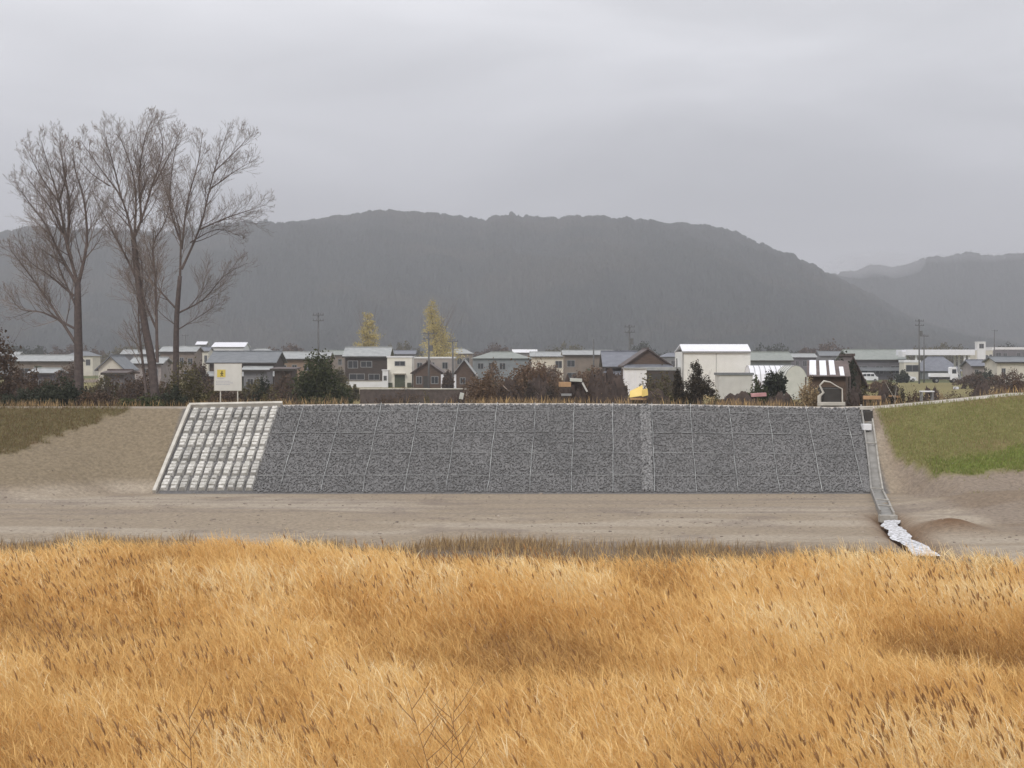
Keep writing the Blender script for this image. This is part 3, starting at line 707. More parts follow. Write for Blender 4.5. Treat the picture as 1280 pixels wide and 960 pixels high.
# ------------------------------------------------------------------ bare zelkova trees
def grow_tree(label, Yt, trunkpx, limbs, base_w, seed, twig_len=1.0):
    """limbs: lists of photo points; each gets its own depth drift, then sprouts side branches"""
    r = random.Random(seed); s_ = Yt/F
    bx = at(trunkpx[0][0], Yt); g = hz(bx, Yt)
    root = empty('zelkova_tree', (bx, Yt, g), label, 'tree', 'tall bare trees behind the left bank')
    def loc(p, dy): return Vector((at(p[0], Yt)-bx, dy, zat(p[1], Yt)-g))
    def smooth(pts, sub=3):
        o_ = []
        for i in range(len(pts)-1):
            p0 = pts[max(i-1,0)]; p1 = pts[i]; p2 = pts[i+1]; p3 = pts[min(i+2,len(pts)-1)]
            for k in range(sub):
                t = k/sub; o_.append(.5*((2*p1)+(p2-p0)*t+(2*p0-5*p1+4*p2-p3)*t*t+(3*p1-p0-3*p2+p3)*t**3))
        o_.append(pts[-1]); return o_
    tp = [loc(p, 0) for p in trunkpx]; tp[0].z = -.3; tp = smooth(tp)
    mb = MB(); k = len(tp); mb.tube(tp, [base_w*(1.25 if i == 0 else 1-.45*i/(k-1)) for i in range(k)], 9); mb.build('trunk', M['bark'], root, smooth=True)
    cr = MB(); tw = MB()
    def branch(p, d, l, rad, lev):
        nseg = 5 if lev < 3 else 3; pts = [p.copy()]; cur = p.copy(); dd = d.normalized()
        for i in range(nseg):
            dd = (dd+Vector((r.uniform(-.10,.10), r.uniform(-.10,.10), .085+r.uniform(-.05,.07)))).normalized()
            cur = cur+dd*(l/nseg); pts.append(cur.copy())
        tgt = cr if lev < 2 else tw
        tgt.tube(pts, [max(.0060, rad*(1-.78*i/nseg)) for i in range(nseg+1)], 5 if lev < 2 else 3)
        if lev >= 4: return
        cnt = {1: max(4, int(l*2.8)), 2: max(3, int(l*4.3)), 3: max(2, int(l*4.8))}[lev]
        for q in range(cnt):
            t = .22+.78*(q+r.random())/cnt; f = t*nseg; i = min(int(f), nseg-1); b = pts[i].lerp(pts[i+1], f-i)
            ax = (pts[i+1]-pts[i]).normalized(); side = ax.orthogonal().normalized(); side.rotate(__import__('mathutils').Quaternion(ax, r.random()*6.28))
            an = R(24+26*r.random()); nd = ax*math.cos(an)+side*math.sin(an)
            branch(b, nd, l*(.42+.26*r.random())*(1.15-.5*t), rad*(1-.7*t)*.55, lev+1)
    for lb in limbs:
        pts = []; dy = r.uniform(-.6,.6); drift = r.uniform(-1,1)*.16*(abs(lb[0][1]-lb[-1][1])*s_)
        kk = len(lb)-1
        for i, p in enumerate(lb): pts.append(loc(p, drift*(i/kk)**1.2))
        pts = smooth(pts); L_ = sum((a-b).length for a, b in zip(pts[:-1], pts[1:])); n_ = len(pts)-1
        r0 = base_w*.36*min(1, (L_/8.0)**.7)
        rad = [max(.012, r0*(1-.88*(i/n_)**.8)) for i in range(n_+1)]
        cr.tube(pts, rad, 7)
        cnt = int(L_*3.1)+5
        for q in range(cnt):
            t = .12+.88*(q+r.random())/cnt; f = t*n_; i = min(int(f), n_-1); b = pts[i].lerp(pts[i+1], f-i)
            ax = (pts[i+1]-pts[i]).normalized(); side = ax.orthogonal().normalized(); side.rotate(__import__('mathutils').Quaternion(ax, r.random()*6.28))
            an = R(24+28*r.random()); nd = ax*math.cos(an)+side*math.sin(an)
            branch(b, nd, (.98+.95*r.random())*(1.40-1.02*t)*twig_len*min(1.2, L_/5+.35), rad[i]*.45, 2 if L_ < 3 else (1 if r.random() < .45 else 2))
    cr.build('branches', M['limb'], root); tw.build('twigs', M['twig'], root)
    return root
Zt = lambda x, y: (x/2.4, y/2.4+120)
def ZL(*pts): return [Zt(*p) for p in pts]
grow_tree('tall bare tree with a single straight trunk, leftmost of three', 91, [(100,505),(98,430),(97,353)],
  [ZL((232,560),(200,440),(175,310),(150,230),(120,130)), ZL((230,565),(175,470),(135,390),(80,320),(30,250)), ZL((228,700),(130,650),(60,640),(20,590)), ZL((226,740),(150,620),(80,520),(30,455)),
   ZL((236,560),(258,440),(246,310),(215,215),(205,150)), ZL((215,490),(175,380),(120,300),(60,230)), ZL((200,440),(205,330),(180,200),(165,120)), ZL((178,320),(130,250),(80,150)), ZL((232,640),(180,520),(150,420)),
   ZL((175,320),(200,230),(190,140)), ZL((222,600),(150,540),(90,500),(40,440))], .31, 3)
grow_tree('tall bare tree with twin leaning trunks in the middle of three', 90, [(197,506),(190,455),(182,412),(173,353),(167,299)],
  [ZL((400,430),(365,310),(300,220),(235,130)), ZL((400,430),(430,360),(460,270),(495,170),(480,70)), ZL((402,440),(408,300),(390,200),(350,100)), ZL((472,800),(468,560),(462,450),(500,380),(520,300)),
   ZL((365,310),(330,180),(300,100)), ZL((460,270),(500,190),(530,110)), ZL((425,380),(415,240),(430,120),(450,60)), ZL((415,560),(370,470),(320,380),(270,290)), ZL((440,900),(414,700),(405,600),(360,520)),
   ZL((330,270),(270,230),(230,180)), ZL((470,700),(430,600),(425,500),(400,430)), ZL((395,400),(350,350),(290,300))], .27, 5)
grow_tree('wide spreading bare tree behind the bush, rightmost of three', 104, [(220,505),(220,453),(221,395),(225,345)],
  [ZL((540,540),(540,400),(500,290),(480,190)), ZL((545,520),(600,390),(630,260),(655,170),(680,90)), ZL((600,400),(680,365),(740,345),(800,325)), ZL((536,650),(610,610),(670,540),(740,500)), ZL((530,640),(460,560),(420,500),(350,420)),
   ZL((545,460),(560,320),(590,200),(600,110)), ZL((630,280),(700,230),(770,190)), ZL((640,230),(720,150),(740,120)), ZL((540,430),(510,330),(520,200),(540,110)), ZL((570,440),(650,400),(720,420)), ZL((535,700),(600,660),(660,620)), ZL((530,690),(480,650),(440,600))], .24, 9)

# ------------------------------------------------------------------ shrubs and small trees on and behind the crest
shrub('bramble_thicket', 'tall reddish brown thicket at the far left edge', -60, 22, 408, 93, 'leaf_brown', 2600, .09, bare=26, stem_m='red_twig')
shrub('bramble_thicket', 'low dark thicket left of the single-trunk tree', 15, 62, 462, 91, 'leaf_brown', 1500, .08, bare=14)
shrub('evergreen_shrub', 'dark green shrub at the foot of the single-trunk tree', 44, 108, 474, 88.5, 'leaf_dark', 2600, .07)
shrub('bramble_thicket', 'sparse brown thicket between the left and middle trees', 108, 185, 470, 93, 'leaf_brown', 900, .07, bare=22)
shrub('evergreen_shrub', 'low green shrub at the foot of the middle tree', 150, 212, 492, 87.5, 'leaf_green', 1000, .06)
shrub('round_shrub', 'brownish green shrub just left of the signboard', 198, 266, 455, 91, 'leaf_olive', 3600, .07, lobes=3)
shrub('bramble_thicket', 'low brown weeds right of the signboard posts', 262, 330, 488, 88.5, 'leaf_brown', 1000, .05, bare=8)
shrub('evergreen_shrub', 'small dark round bush right of the signboard', 316, 335, 474, 112, 'leaf_dark', 900, .08, lobes=2)
shrub('bramble_thicket', 'bare greyish bush in front of the round green tree', 328, 378, 470, 92, 'leaf_brown', 700, .05, bare=20)
shrub('round_tree', 'round green tree left of the dark two-storey house', 366, 431, 447, 118, 'leaf_green', 4600, .11, cat='tree', lobes=3)
shrub('bramble_thicket', 'orange and green bush beside the stone retaining wall', 580, 628, 466, 93, 'leaf_orange', 2000, .07, bare=8)
shrub('bramble_thicket', 'broad red-brown thicket left of the pole behind the crest', 618, 716, 453, 112, 'leaf_orange', 3600, .10, bare=34, stem_m='red_twig', lobes=7)
shrub('bramble_thicket', 'low olive weeds behind the yellow sheet', 778, 846, 474, 99, 'leaf_olive', 2200, .07, bare=10, lobes=5)
shrub('column_shrub', 'narrow dark upright bush left of the conical tree', 839, 855, 462, 89, 'leaf_cypress', 1500, .06, shape='column')
shrub('evergreen_shrub', 'square clipped dark bush in front of the white tunnel shed', 952, 986, 463, 112, 'leaf_dark', 3200, .08, shape='box')
shrub('evergreen_shrub', 'low dark green bush beside the small grey shed', 934, 960, 474, 111, 'leaf_green', 1500, .08, lobes=3)
shrub('dry_bush', 'pale straw-coloured round bush left of the pale arch', 999, 1022, 476, 90, 'leaf_straw', 1800, .05, lobes=2)
shrub('leaning_shrub', 'small dark bush on a curved pale stem right of the arch', 1104, 1130, 474, 90, 'leaf_cypress', 1000, .05, lobes=3, stem_m='concrete')
shrub('bramble_thicket', 'dark low bush beside the white bench', 1164, 1206, 486, 92, 'leaf_brown', 1300, .05, bare=8)
shrub('bramble_thicket', 'reddish bush at the right end of the crest', 1248, 1290, 466, 96, 'leaf_brown', 1500, .06, bare=16, stem_m='red_twig')
shrub('bramble_thicket', 'brown weeds below the far-right houses', 1200, 1252, 481, 110, 'leaf_brown', 1000, .07, bare=8)
shrub('bramble_thicket', 'dark bush touching the shack roof on its right', 1044, 1066, 446, 108, 'leaf_dark', 1100, .08, lobes=2)
shrub('bramble_thicket', 'low brown scrub between stone wall and thicket', 560, 592, 478, 98, 'leaf_brown', 700, .06, bare=6)
def conical_tree():
    Y = 89; x = at(872, Y); g = hz(x, Y); h_ = zat(448, Y)-g
    root = empty('cypress_tree', (x, Y, g), 'dark brown-green tree with a domed crown before the white shed', 'tree')
    MB().tube([(.0,0,-.2),(.02,0,.8),(0,0,1.5)], [.10,.08,.06], 8).build('trunk', M['bark'], root, smooth=True)
    leafcloud('crown', M['leaf_cypress'], root, [(-.05,0,h_*.78,.38,.4,h_*.2),(.15,0,h_*.58,.68,.55,h_*.16),(-.3,.1,h_*.48,.55,.5,h_*.18),(.45,0,h_*.42,.5,.4,h_*.12),(-.55,0,h_*.30,.35,.4,h_*.15),(.0,.2,h_*.35,.5,.3,h_*.12)], 6800, .05, seed=4)
    stems(root, M['bark'], 10, h_*.8, .6, .02, name='branch', seed=8)
conical_tree()
def ginkgo(label, pts_top, px0, px1, pbase, Y, seed, n):
    x = at((px0+px1)/2, Y); g = hz(x, Y); h_ = zat(pts_top[1], Y)-g; w_ = at(px1, Y)-at(px0, Y); tx = at(pts_top[0], Y)-x
    root = empty('ginkgo_tree', (x, Y, g), label, 'tree', 'yellow ginkgo trees behind the houses')
    MB().tube([(0,0,-.2),(tx*.3,0,h_*.4),(tx*.9,0,h_*.97)], [.3,.2,.04], 7).build('trunk', M['bark'], root)
    zb = zat(pbase, Y)-g; ells = []
    for k in range(7):
        t = (k+.5)/7; ells.append((tx*t*.9+(0 if k % 2 else .12*w_)*(1-t), 0, zb+(h_-zb)*t*.97, w_*.5*(1-t*.72), w_*.45*(1-t*.7), (h_-zb)*.12))
    leafcloud('crown', M['leaf_yellow'], root, ells, n*3, .13, seed=seed, clump=.60)
    stems(root, M['twig'], 16, h_*1.03, w_*.36, .05, name='branch', seed=seed)
ginkgo('smaller thin yellow ginkgo behind the dark two-storey house', (460,390), 441, 477, 442, 300, 2, 1500)
ginkgo('taller leaning yellow ginkgo behind the white box house', (536,379), 528, 572, 448, 290, 6, 2600)

# ================================================================== village
def plainY(pbase): return (CAMZ-2.0)*F/(pbase-HY)
def window(parent, m_f, x0, x1, z0, z1, y, pane='dark_glass', name='window', bars=1):
    t = min(.09, (x1-x0)*.12)
    mb = MB(); mb.box(x0, x1, y-.05, y+.02, z1-t, z1).box(x0, x1, y-.05, y+.02, z0, z0+t).box(x0, x0+t, y-.05, y+.02, z0+t, z1-t).box(x1-t, x1, y-.05, y+.02, z0+t, z1-t)
    for k in range(bars):
        xm = x0+(x1-x0)*(k+1)/(bars+1); mb.box(xm-t*.4, xm+t*.4, y-.045, y+.02, z0+t, z1-t)
    o = mb.build(name, M[m_f], parent)
    MB().box(x0+t*.5, x1-t*.5, y-.025, y+.015, z0+t*.5, z1-t*.5).build('pane', M[pane], o); return o
def roof_slab(mb, a, b, c, d, th=.16):
    """a,b lower edge, c,d upper edge (b above c order a-b-c-d ccw seen from above)"""
    u = Vector((0,0,th)); mb.hexa([a, b, c, d], [Vector(a)+u, Vector(b)+u, Vector(c)+u, Vector(d)+u])
def house(name, label, cat, x0, x1, pr, pe, Y, dep, wall, roof, kind='gable', wins=(), doors=(), group=None, over=.45, rz=0, lower=None, trim='dark_trim', ridge=True, pane='dark_glass', wtrim='grey_trim', vents=0):
    """photo span x0..x1, roof ridge row pr, eave row pe, at distance Y"""
    x = at((x0+x1)/2, Y); g = hz(x, Y)-.02; W = at(x1, Y)-at(x0, Y)-2*over*(kind != 'flat'); E = zat(pe, Y)-g; T = zat(pr, Y)-g
    root = empty(name, (x, Y, g), label, cat, group, rz)
    h = W/2
    wl = MB()
    if kind == 'front':      # gable end faces the camera
        wl.hexa([(-h,0,-.3),(h,0,-.3),(h,dep,-.3),(-h,dep,-.3)], [(-h,0,E),(h,0,E),(h,dep,E),(-h,dep,E)])
        wl.prism([(-h,E+.001),(h,E+.001),(0,T-.05)], 0, dep)
    else: wl.box(-h, h, 0, dep, -.3, E)
    wo = wl.build('wall', M[wall], root)
    rf = MB(); o_ = over
    if kind == 'gable':
        ml = dep/2
        roof_slab(rf, (-h-o_,-o_,E-.05), (h+o_,-o_,E-.05), (h+o_,ml,T-.16), (-h-o_,ml,T-.16))
        roof_slab(rf, (-h-o_,ml,T-.16), (h+o_,ml,T-.16), (h+o_,dep+o_,E-.05), (-h-o_,dep+o_,E-.05))
        MB().poly([(-h,0,E),(-h,dep,E),(-h,ml,T-.2)]).build('gable_end', M[wall], root); MB().poly([(h,0,E),(h,ml,T-.2),(h,dep,E)]).build('gable_end', M[wall], root)
    elif kind == 'front':
        roof_slab(rf, (-h-o_,-o_,E-o_*(T-E)/h), (0,-o_,T), (0,dep+o_,T), (-h-o_,dep+o_,E-o_*(T-E)/h))
        roof_slab(rf, (0,-o_,T), (h+o_,-o_,E-o_*(T-E)/h), (h+o_,dep+o_,E-o_*(T-E)/h), (0,dep+o_,T))
    elif kind == 'hip':
        i_ = min(W*.30, dep*.5); ml = dep/2; B = [(-h-o_,-o_,E),(h+o_,-o_,E),(h+o_,dep+o_,E),(-h-o_,dep+o_,E)]; P_ = (-h+i_,ml,T); Q_ = (h-i_,ml,T)
        rf.poly([B[0],B[1],Q_,P_]).poly([B[1],B[2],Q_]).poly([B[2],B[3],P_,Q_]).poly([B[3],B[0],P_]).poly(B[::-1])
    elif kind == 'mono':
        roof_slab(rf, (-h-o_,-o_,E-.05), (h+o_,-o_,E-.05), (h+o_,dep+o_,T-.16), (-h-o_,dep+o_,T-.16))
        MB().poly([(-h,0,E),(-h,dep,E),(-h,dep,T-.2)]).build('gable_end', M[wall], root); MB().poly([(h,0,E),(h,dep,T-.2),(h,dep,E)]).build('gable_end', M[wall], root); MB().poly([(-h,dep,E),(h,dep,E),(h,dep,T-.2),(-h,dep,T-.2)]).build('back_wall', M[wall], root)
    elif kind == 'flat':
        rf.box(-h-.12, h+.12, -.12, dep+.12, E, T)
    ro = rf.build('roof', M[roof], root)
    if ridge and kind in ('gable', 'hip'):
        i_ = W*.30 if kind == 'hip' else -o_
        i_ = min(i_, dep*.5)
        MB().box(-h+i_, h-i_, dep/2-.14, dep/2+.14, T-.02, T+.14, ).build('ridge_cap', M[roof], ro)
    elif ridge and kind == 'front': MB().box(-.13, .13, -o_-.03, dep+o_+.03, T+.10, T+.30).build('ridge_cap', M[roof], ro)
    if kind in ('gable', 'mono'):
        MB().box(-h-o_, h+o_, -o_-.06, -o_, E-.14, E+.06).build('gutter', M[trim], ro)
    wr = random.Random(int(x0*13)); wins = [tuple(v+wr.uniform(-.02,.02) for v in q[:4]) for q in wins if len(wins) < 3 or wr.random() > .3]
    for q in wins:
        a, b, c, d = q[:4]; window(root, wtrim, -h+W*a, -h+W*b, E*c, E*d, 0, pane)
    for q in doors:
        a, b, d = q[:3]; m_ = q[3] if len(q) > 3 else 'green_door'
        dr = MB().box(-h+W*a, -h+W*b, -.04, .02, 0.0, E*d).build('door', M[m_], root)
        MB().box(-h+W*b-.16, -h+W*b-.10, -.10, -.04, E*d*.45, E*d*.52).build('handle', M['grey_trim'], dr)
    if lower:          # pent roof over the ground floor
        z, dpt, m_ = lower; lr = MB(); zz_ = E*z
        roof_slab(lr, (-h-.3,-dpt,zz_), (h+.3,-dpt,zz_), (h+.3,-.0,zz_+dpt*.45), (-h-.3,-.0,zz_+dpt*.45), .12); lr.build('lower_roof', M[m_], root)
    return root
HG = 'houses of the village behind the bank'
W3 = [(.08,.26,.50,.82),(.40,.60,.50,.82),(.74,.92,.50,.82)]
WD = [(.06,.20,.56,.80),(.30,.44,.56,.80),(.56,.70,.56,.80),(.80,.94,.56,.80),(.06,.24,.12,.36),(.70,.94,.12,.36)]
# ---- near row, left to right
house('barn', 'long low barn with a pale roof behind the single-trunk tree', 'barn', 12, 92, 444, 452, 300, 8, 'beige_wall', 'pale_tile', wins=[(.1,.3,.3,.7),(.55,.8,.3,.7)], doors=[(.38,.5,.8)], group=HG)
house('shed', 'small grey-roofed shed below the long pale barn', 'shed', 34, 70, 461, 467, 190, 5, 'lilac_wall', 'pale_tile', wins=[(.2,.5,.35,.75)], doors=[(.62,.85,.8)], group=HG)
house('house', 'white gabled house seen between the left and middle trees', 'house', 119, 158, 446, 460, 215, 7, 'cream_wall', 'grey_tile', kind='front', wins=[(.2,.45,.45,.8),(.6,.85,.45,.8)], doors=[(.42,.6,.35)], group=HG)
house('house', 'small dark-walled house right below the white gabled one', 'house', 127, 160, 463, 467, 170, 5, 'lilac_wall', 'brown_tile', wins=[(.2,.5,.3,.7)], group=HG)
house('house', 'beige house with pale roof behind the middle tree trunks', 'house', 160, 205, 447, 455, 240, 7, 'pink_wall', 'pale_tile', wins=W3, group=HG)
house('house', 'beige walled house behind the wide spreading tree', 'house', 198, 246, 433, 440, 330, 8, 'beige_wall', 'pale_tile', wins=WD, group=HG)
house('farmhouse', 'big farmhouse with a broad grey tiled roof behind the signboard', 'house', 258, 346, 439, 454, 235, 11, 'dark_timber', 'grey_tile', wins=WD, doors=[(.46,.56,.45)], lower=(.50,1.4,'pale_tile'), group=HG)
house('shed', 'low grey shed with light roof just right of the signboard', 'shed', 300, 338, 459, 463, 195, 5, 'grey_wall', 'pale_tile', wins=[(.15,.45,.3,.7),(.6,.85,.3,.7)], group=HG)
house('house', 'tan walled house with light roof left of the round green tree', 'house', 341, 412, 440, 449, 265, 9, 'tan_wall', 'pale_tile', wins=WD, doors=[(.47,.54,.45)], group=HG)
house('shed', 'dark open shed left of the round green tree', 'shed', 338, 370, 459, 462, 175, 4, 'dark_timber', 'brown_tile', kind='mono', doors=[(.2,.6,.8,'dark_trim')], group=HG)
dh = house('house', 'dark timber two-storey house beside the white box house', 'house', 428, 488, 434, 446, 262, 9, 'dark_timber', 'pale_tile', wins=[(.08,.30,.62,.86),(.38,.62,.62,.86),(.08,.44,.20,.44),(.55,.80,.20,.44)], group=HG)
dh['label'] = 'dark timber two-storey house left of the white box house'
def wall_thing(name, label, cat, x0, x1, pt, Y, th, m, cap=None, base=None):
    x = at((x0+x1)/2, Y); g = hz(x, Y)-.02; h = (at(x1, Y)-at(x0, Y))/2; T = zat(pt, Y)-g
    root = empty(name, (x, Y, g), label, cat)
    MB().box(-h, h, 0, th, -.3, T-(.1 if cap else 0)).build('wall', M[m], root, bevel=.02)
    if cap: MB().box(-h-.05, h+.05, -.06, th+.06, T-.1, T).build('coping', M[cap], root, bevel=.02)
    return root
wall_thing('garden_wall', 'low white garden wall in front of the dark timber house', 'wall', 431, 482, 476, 250, .2, 'white_paint', 'concrete')
bx_ = house('house', 'white flat-roofed box house with one upper window and green door', 'house', 484, 515, 445, 447, 250, 5, 'white_wall', 'white_paint', kind='flat', wins=[(.30,.72,.70,.90)], doors=[(.30,.72,.42)], group=HG)
E_ = zat(447, 250)-hz(0,250); MB().box(-.95, .95, -.7, -.002, E_*.45, E_*.48).build('canopy', M['concrete'], bx_)
for fx in (-1.45, 1.5): MB().box(fx-.3, fx+.3, -.35, -.05, 0, .75).build('planter', M['green_door'], bx_)
house('annex', 'narrow white annex between the dark house and white box house', 'annex', 478, 485, 462, 463, 249, 3, 'white_paint', 'white_paint', kind='flat', wins=[(.2,.8,.4,.7)])
house('building', 'long pink-beige building with a white parapet behind the brown gable', 'building', 515, 568, 446, 448, 285, 8, 'pink_wall', 'white_paint', kind='flat', wins=[(.1,.25,.6,.85),(.4,.55,.6,.85),(.7,.85,.6,.85)], group=HG)
house('house', 'low brown house with a wide brown gable beside the white box', 'house', 513, 555, 453, 465, 245, 8, 'brown_timber', 'brown_tile', kind='front', wins=[(.08,.30,.25,.75),(.62,.92,.25,.75)], doors=[(.36,.56,.75,'dark_trim')], group=HG)
house('house', 'reddish house with a sloping white-edged roof left of the pale blue house', 'house', 564, 596, 450, 466, 240, 8, 'brown_timber', 'pale_tile', kind='front', wins=[(.3,.6,.3,.7)], group=HG)
house('house', 'pale blue-grey two-storey house above the orange bush', 'house', 588, 666, 440, 448, 300, 9, 'blue_wall', 'green_grey_tile', kind='hip', wins=[(.08,.20,.55,.82),(.27,.38,.55,.82),(.45,.57,.55,.82),(.72,.84,.55,.82)], doors=[(.3,.36,.3)], group=HG)
house('house', 'small cream house above the red-brown thicket', 'house', 662, 708, 440, 446, 340, 8, 'cream_wall', 'pale_tile', wins=W3, group=HG)
house('building', 'long brown-beige building with thin pale roof by the bare pole', 'building', 703, 768, 438, 444, 310, 9, 'beige_wall', 'pale_tile', wins=WD, doors=[(.46,.54,.5)], group=HG)
fh = house('farmhouse', 'old farmhouse with a steep dark brown gable left of the white shed', 'house', 778, 842, 437, 456, 215, 9, 'brown_timber', 'brown_tile', kind='front', wins=[(.12,.34,.62,.88),(.66,.88,.62,.88)], lower=(.72,2.2,'blue_tile'), group=HG)
house('house', 'side wing of the farmhouse with a bluish ridge roof and dark front', 'house', 753, 800, 439, 459, 226, 9, 'dark_timber', 'blue_tile', wins=[(.1,.4,.25,.6)], lower=(.6,1.6,'blue_tile'), group=HG)
def panels():
    Y = 196; x = at(794.5, Y); g = hz(x, Y); root = empty('white_shed', (x, Y, g), 'white panel-fronted lean-to below the old farmhouse', 'shed')
    h = (at(808.5, Y)-at(780.5, Y))/2; T = zat(461, Y)-g
    MB().box(-h, h, .05, 2.5, -.2, T).build('wall', M['white_metal'], root)
    for k in range(4): MB().box(-h+k*h/2+.03, -h+(k+1)*h/2-.03, 0, .048, .1, T-.1).build('panel', M['white_paint'], root)
    MB().box(-h-.15, h+.15, -.2, 2.6, T, T+.14).build('roof', M['pale_tile'], root)
panels()
house('carport', 'flat grey carport roof with dark opening left of the conical tree', 'carport', 806, 849, 459, 463, 200, 5, 'dark_timber', 'pale_tile', kind='flat', doors=[(.1,.5,.85,'dark_trim'),(.55,.9,.85,'dark_trim')])  # dark door panels stand in for the shade inside the open carport
# ---- big white shed
def big_shed():
    Y = 198; x = at(895.5, Y); g = hz(x, Y); h = (at(938, Y)-at(853, Y))/2; T = zat(430, Y)-g; E = zat(439.5, Y)-g
    root = empty('storage_shed', (x, Y, g), 'tall white metal storage shed with a bright white roof', 'shed')
    MB().box(-h, h, 0, 9, -.2, E).build('wall', M['cream_siding'], root)
    rf = MB(); roof_slab(rf, (-h-.05,-.18,E-.03), (h+.05,-.18,E-.03), (h+.05,2.6,T-.12), (-h-.05,2.6,T-.12), .12)
    roof_slab(rf, (-h-.05,2.6,T-.12), (h+.05,2.6,T-.12), (h+.05,9.2,E-.1), (-h-.05,9.2,E-.1), .12); rf.build('roof', M['white_metal'], root)
    MB().box(-h-.06, h+.06, -.26, -.19, E-.16, E+.02).build('gutter', M['grey_trim'], root)
    MB().box(-.05, .0, -.03, -.002, 0, E-.2).build('panel_seam', M['grey_trim'], root)
    MB().box(-h+.02, -h+.12, -.1, -.002, 0, E-.2).build('downpipe', M['grey_trim'], root)
big_shed()
house('shed', 'small light grey shed with a dark eave against the tall white shed', 'shed', 899, 941, 466, 469, 178, 3.6, 'shed_siding', 'grey_tile', kind='flat', doors=[(.55,.85,.8,'shed_siding')])
def tunnel(name, label, x0, x1, pt, Y, dep, m, axis='x'):
    x = at((x0+x1)/2, Y); g = hz(x, Y); h = (at(x1, Y)-at(x0, Y))/2; T = zat(pt, Y)-g
    root = empty(name, (x, Y, g), label, 'greenhouse')
    mb = MB(); K = 10
    if axis == 'x':
        prof = [(dep/2-dep/2*math.cos(math.pi*k/K), T*math.sin(math.pi*k/K)**.6) for k in range(K+1)]
        for a, b in zip(prof[:-1], prof[1:]): mb.poly([(-h,a[0],a[1]),(h,a[0],a[1]),(h,b[0],b[1]),(-h,b[0],b[1])])
        mb.poly([(-h,p[0],p[1]) for p in prof]); mb.poly([(h,p[0],p[1]) for p in prof][::-1])
        ribs = [[(xx, p[0]-.02*(p[0] < dep/2)-.0, p[1]+.02) for p in prof] for xx in np.linspace(-h, h, 9)]
    else:
        prof = [(-h*math.cos(math.pi*k/K), T*math.sin(math.pi*k/K)**.7) for k in range(K+1)]
        for a, b in zip(prof[:-1], prof[1:]): mb.poly([(a[0],0,a[1]),(a[0],dep,a[1]),(b[0],dep,b[1]),(b[0],0,b[1])])
        mb.poly([(p[0],0,p[1]) for p in prof][::-1]); mb.poly([(p[0],dep,p[1]) for p in prof])
        ribs = [[(p[0]*1.01, yy, p[1]+.02) for p in prof] for yy in np.linspace(0, dep, 5)]
    mb.build('cover', M[m], root, smooth=False)
    for r_ in ribs: MB().tube(r_, .035, 5).build('hoop', M['grey_trim'], root)
    return root
tunnel('greenhouse', 'long white tunnel greenhouse right of the tall white shed', 938, 992, 457, 190, 5, 'white_metal')
tunnel('greenhouse', 'round-ended tunnel with a pale tarp facing the bank', 978, 1012, 457, 176, 6, 'tarp', axis='y')
house('house', 'low house with a grey-green roof behind the white tunnel greenhouse', 'house', 936, 992, 440, 451, 290, 9, 'blue_wall', 'green_grey_tile', wins=W3, group=HG)
# ---- patched shack
def shack():
    Y = 104; x = at(1034, Y); g = hz(x, Y); root = empty('shack', (x, Y, g), 'brown shack with pale striped roof sheets beside the pale arch', 'shack', rz=R(-16))
    s_ = Y/F; E = zat(471, Y)-g; T = zat(450.5, Y)-g; h = 1.18
    MB().box(-h, h, 0, 2.4, -.2, E).poly([(-h,0,E),(-h,2.4,E),(-h,2.3,T-.1)]).poly([(h,0,E),(h,2.3,T-.1),(h,2.4,E)]).build('wall', M['brown_timber'], root)
    rf = MB(); roof_slab(rf, (-h-.1,-.35,E), (h+.35,-.35,E), (h-.05,2.4,T-.08), (-h-.35,2.4,T-.08), .06); ro = rf.build('roof', M['rust_sheet'], root)
    def rp(u, v, l=.075): 
        a = Vector((-h-.1,-.35,E)).lerp(Vector((h+.35,-.35,E)), u); b = Vector((-h-.35,2.4,T-.08)).lerp(Vector((h-.05,2.4,T-.08)), u); return a.lerp(b, v)+Vector((0,0,l))
    for u0, u1, va, vb in ((.06,.22,.04,.98),(.30,.46,.02,.96),(.53,.66,.05,.98),(.76,.86,.0,.55)):
        mb = MB(); mb.hexa([rp(u0,va),rp(u1,va),rp(u1,vb),rp(u0,vb)], [rp(u0,va,.12),rp(u1,va,.12),rp(u1,vb,.12),rp(u0,vb,.12)]); mb.build('roof_sheet', M['white_metal'], ro)
    MB().box(-h+.3, h-.5, -.03, -.002, 0, E*.8).build('door', M['dark_trim'], root)
    MB().tube([(-h-.2,-.5,-.2),(-h-.15,-.45,E)], .05, 6).build('post', M['bark'], root); MB().tube([(h+.3,-.3,-.2),(h+.3,-.3,E)], .05, 6).build('post', M['bark'], root)
shack()
house('shed', 'dark lean-to with a brown roof right of the striped shack', 'shed', 1046, 1084, 447, 470, 118, 3.5, 'dark_timber', 'brown_tile', kind='front', doors=[(.3,.6,.7,'dark_trim')])
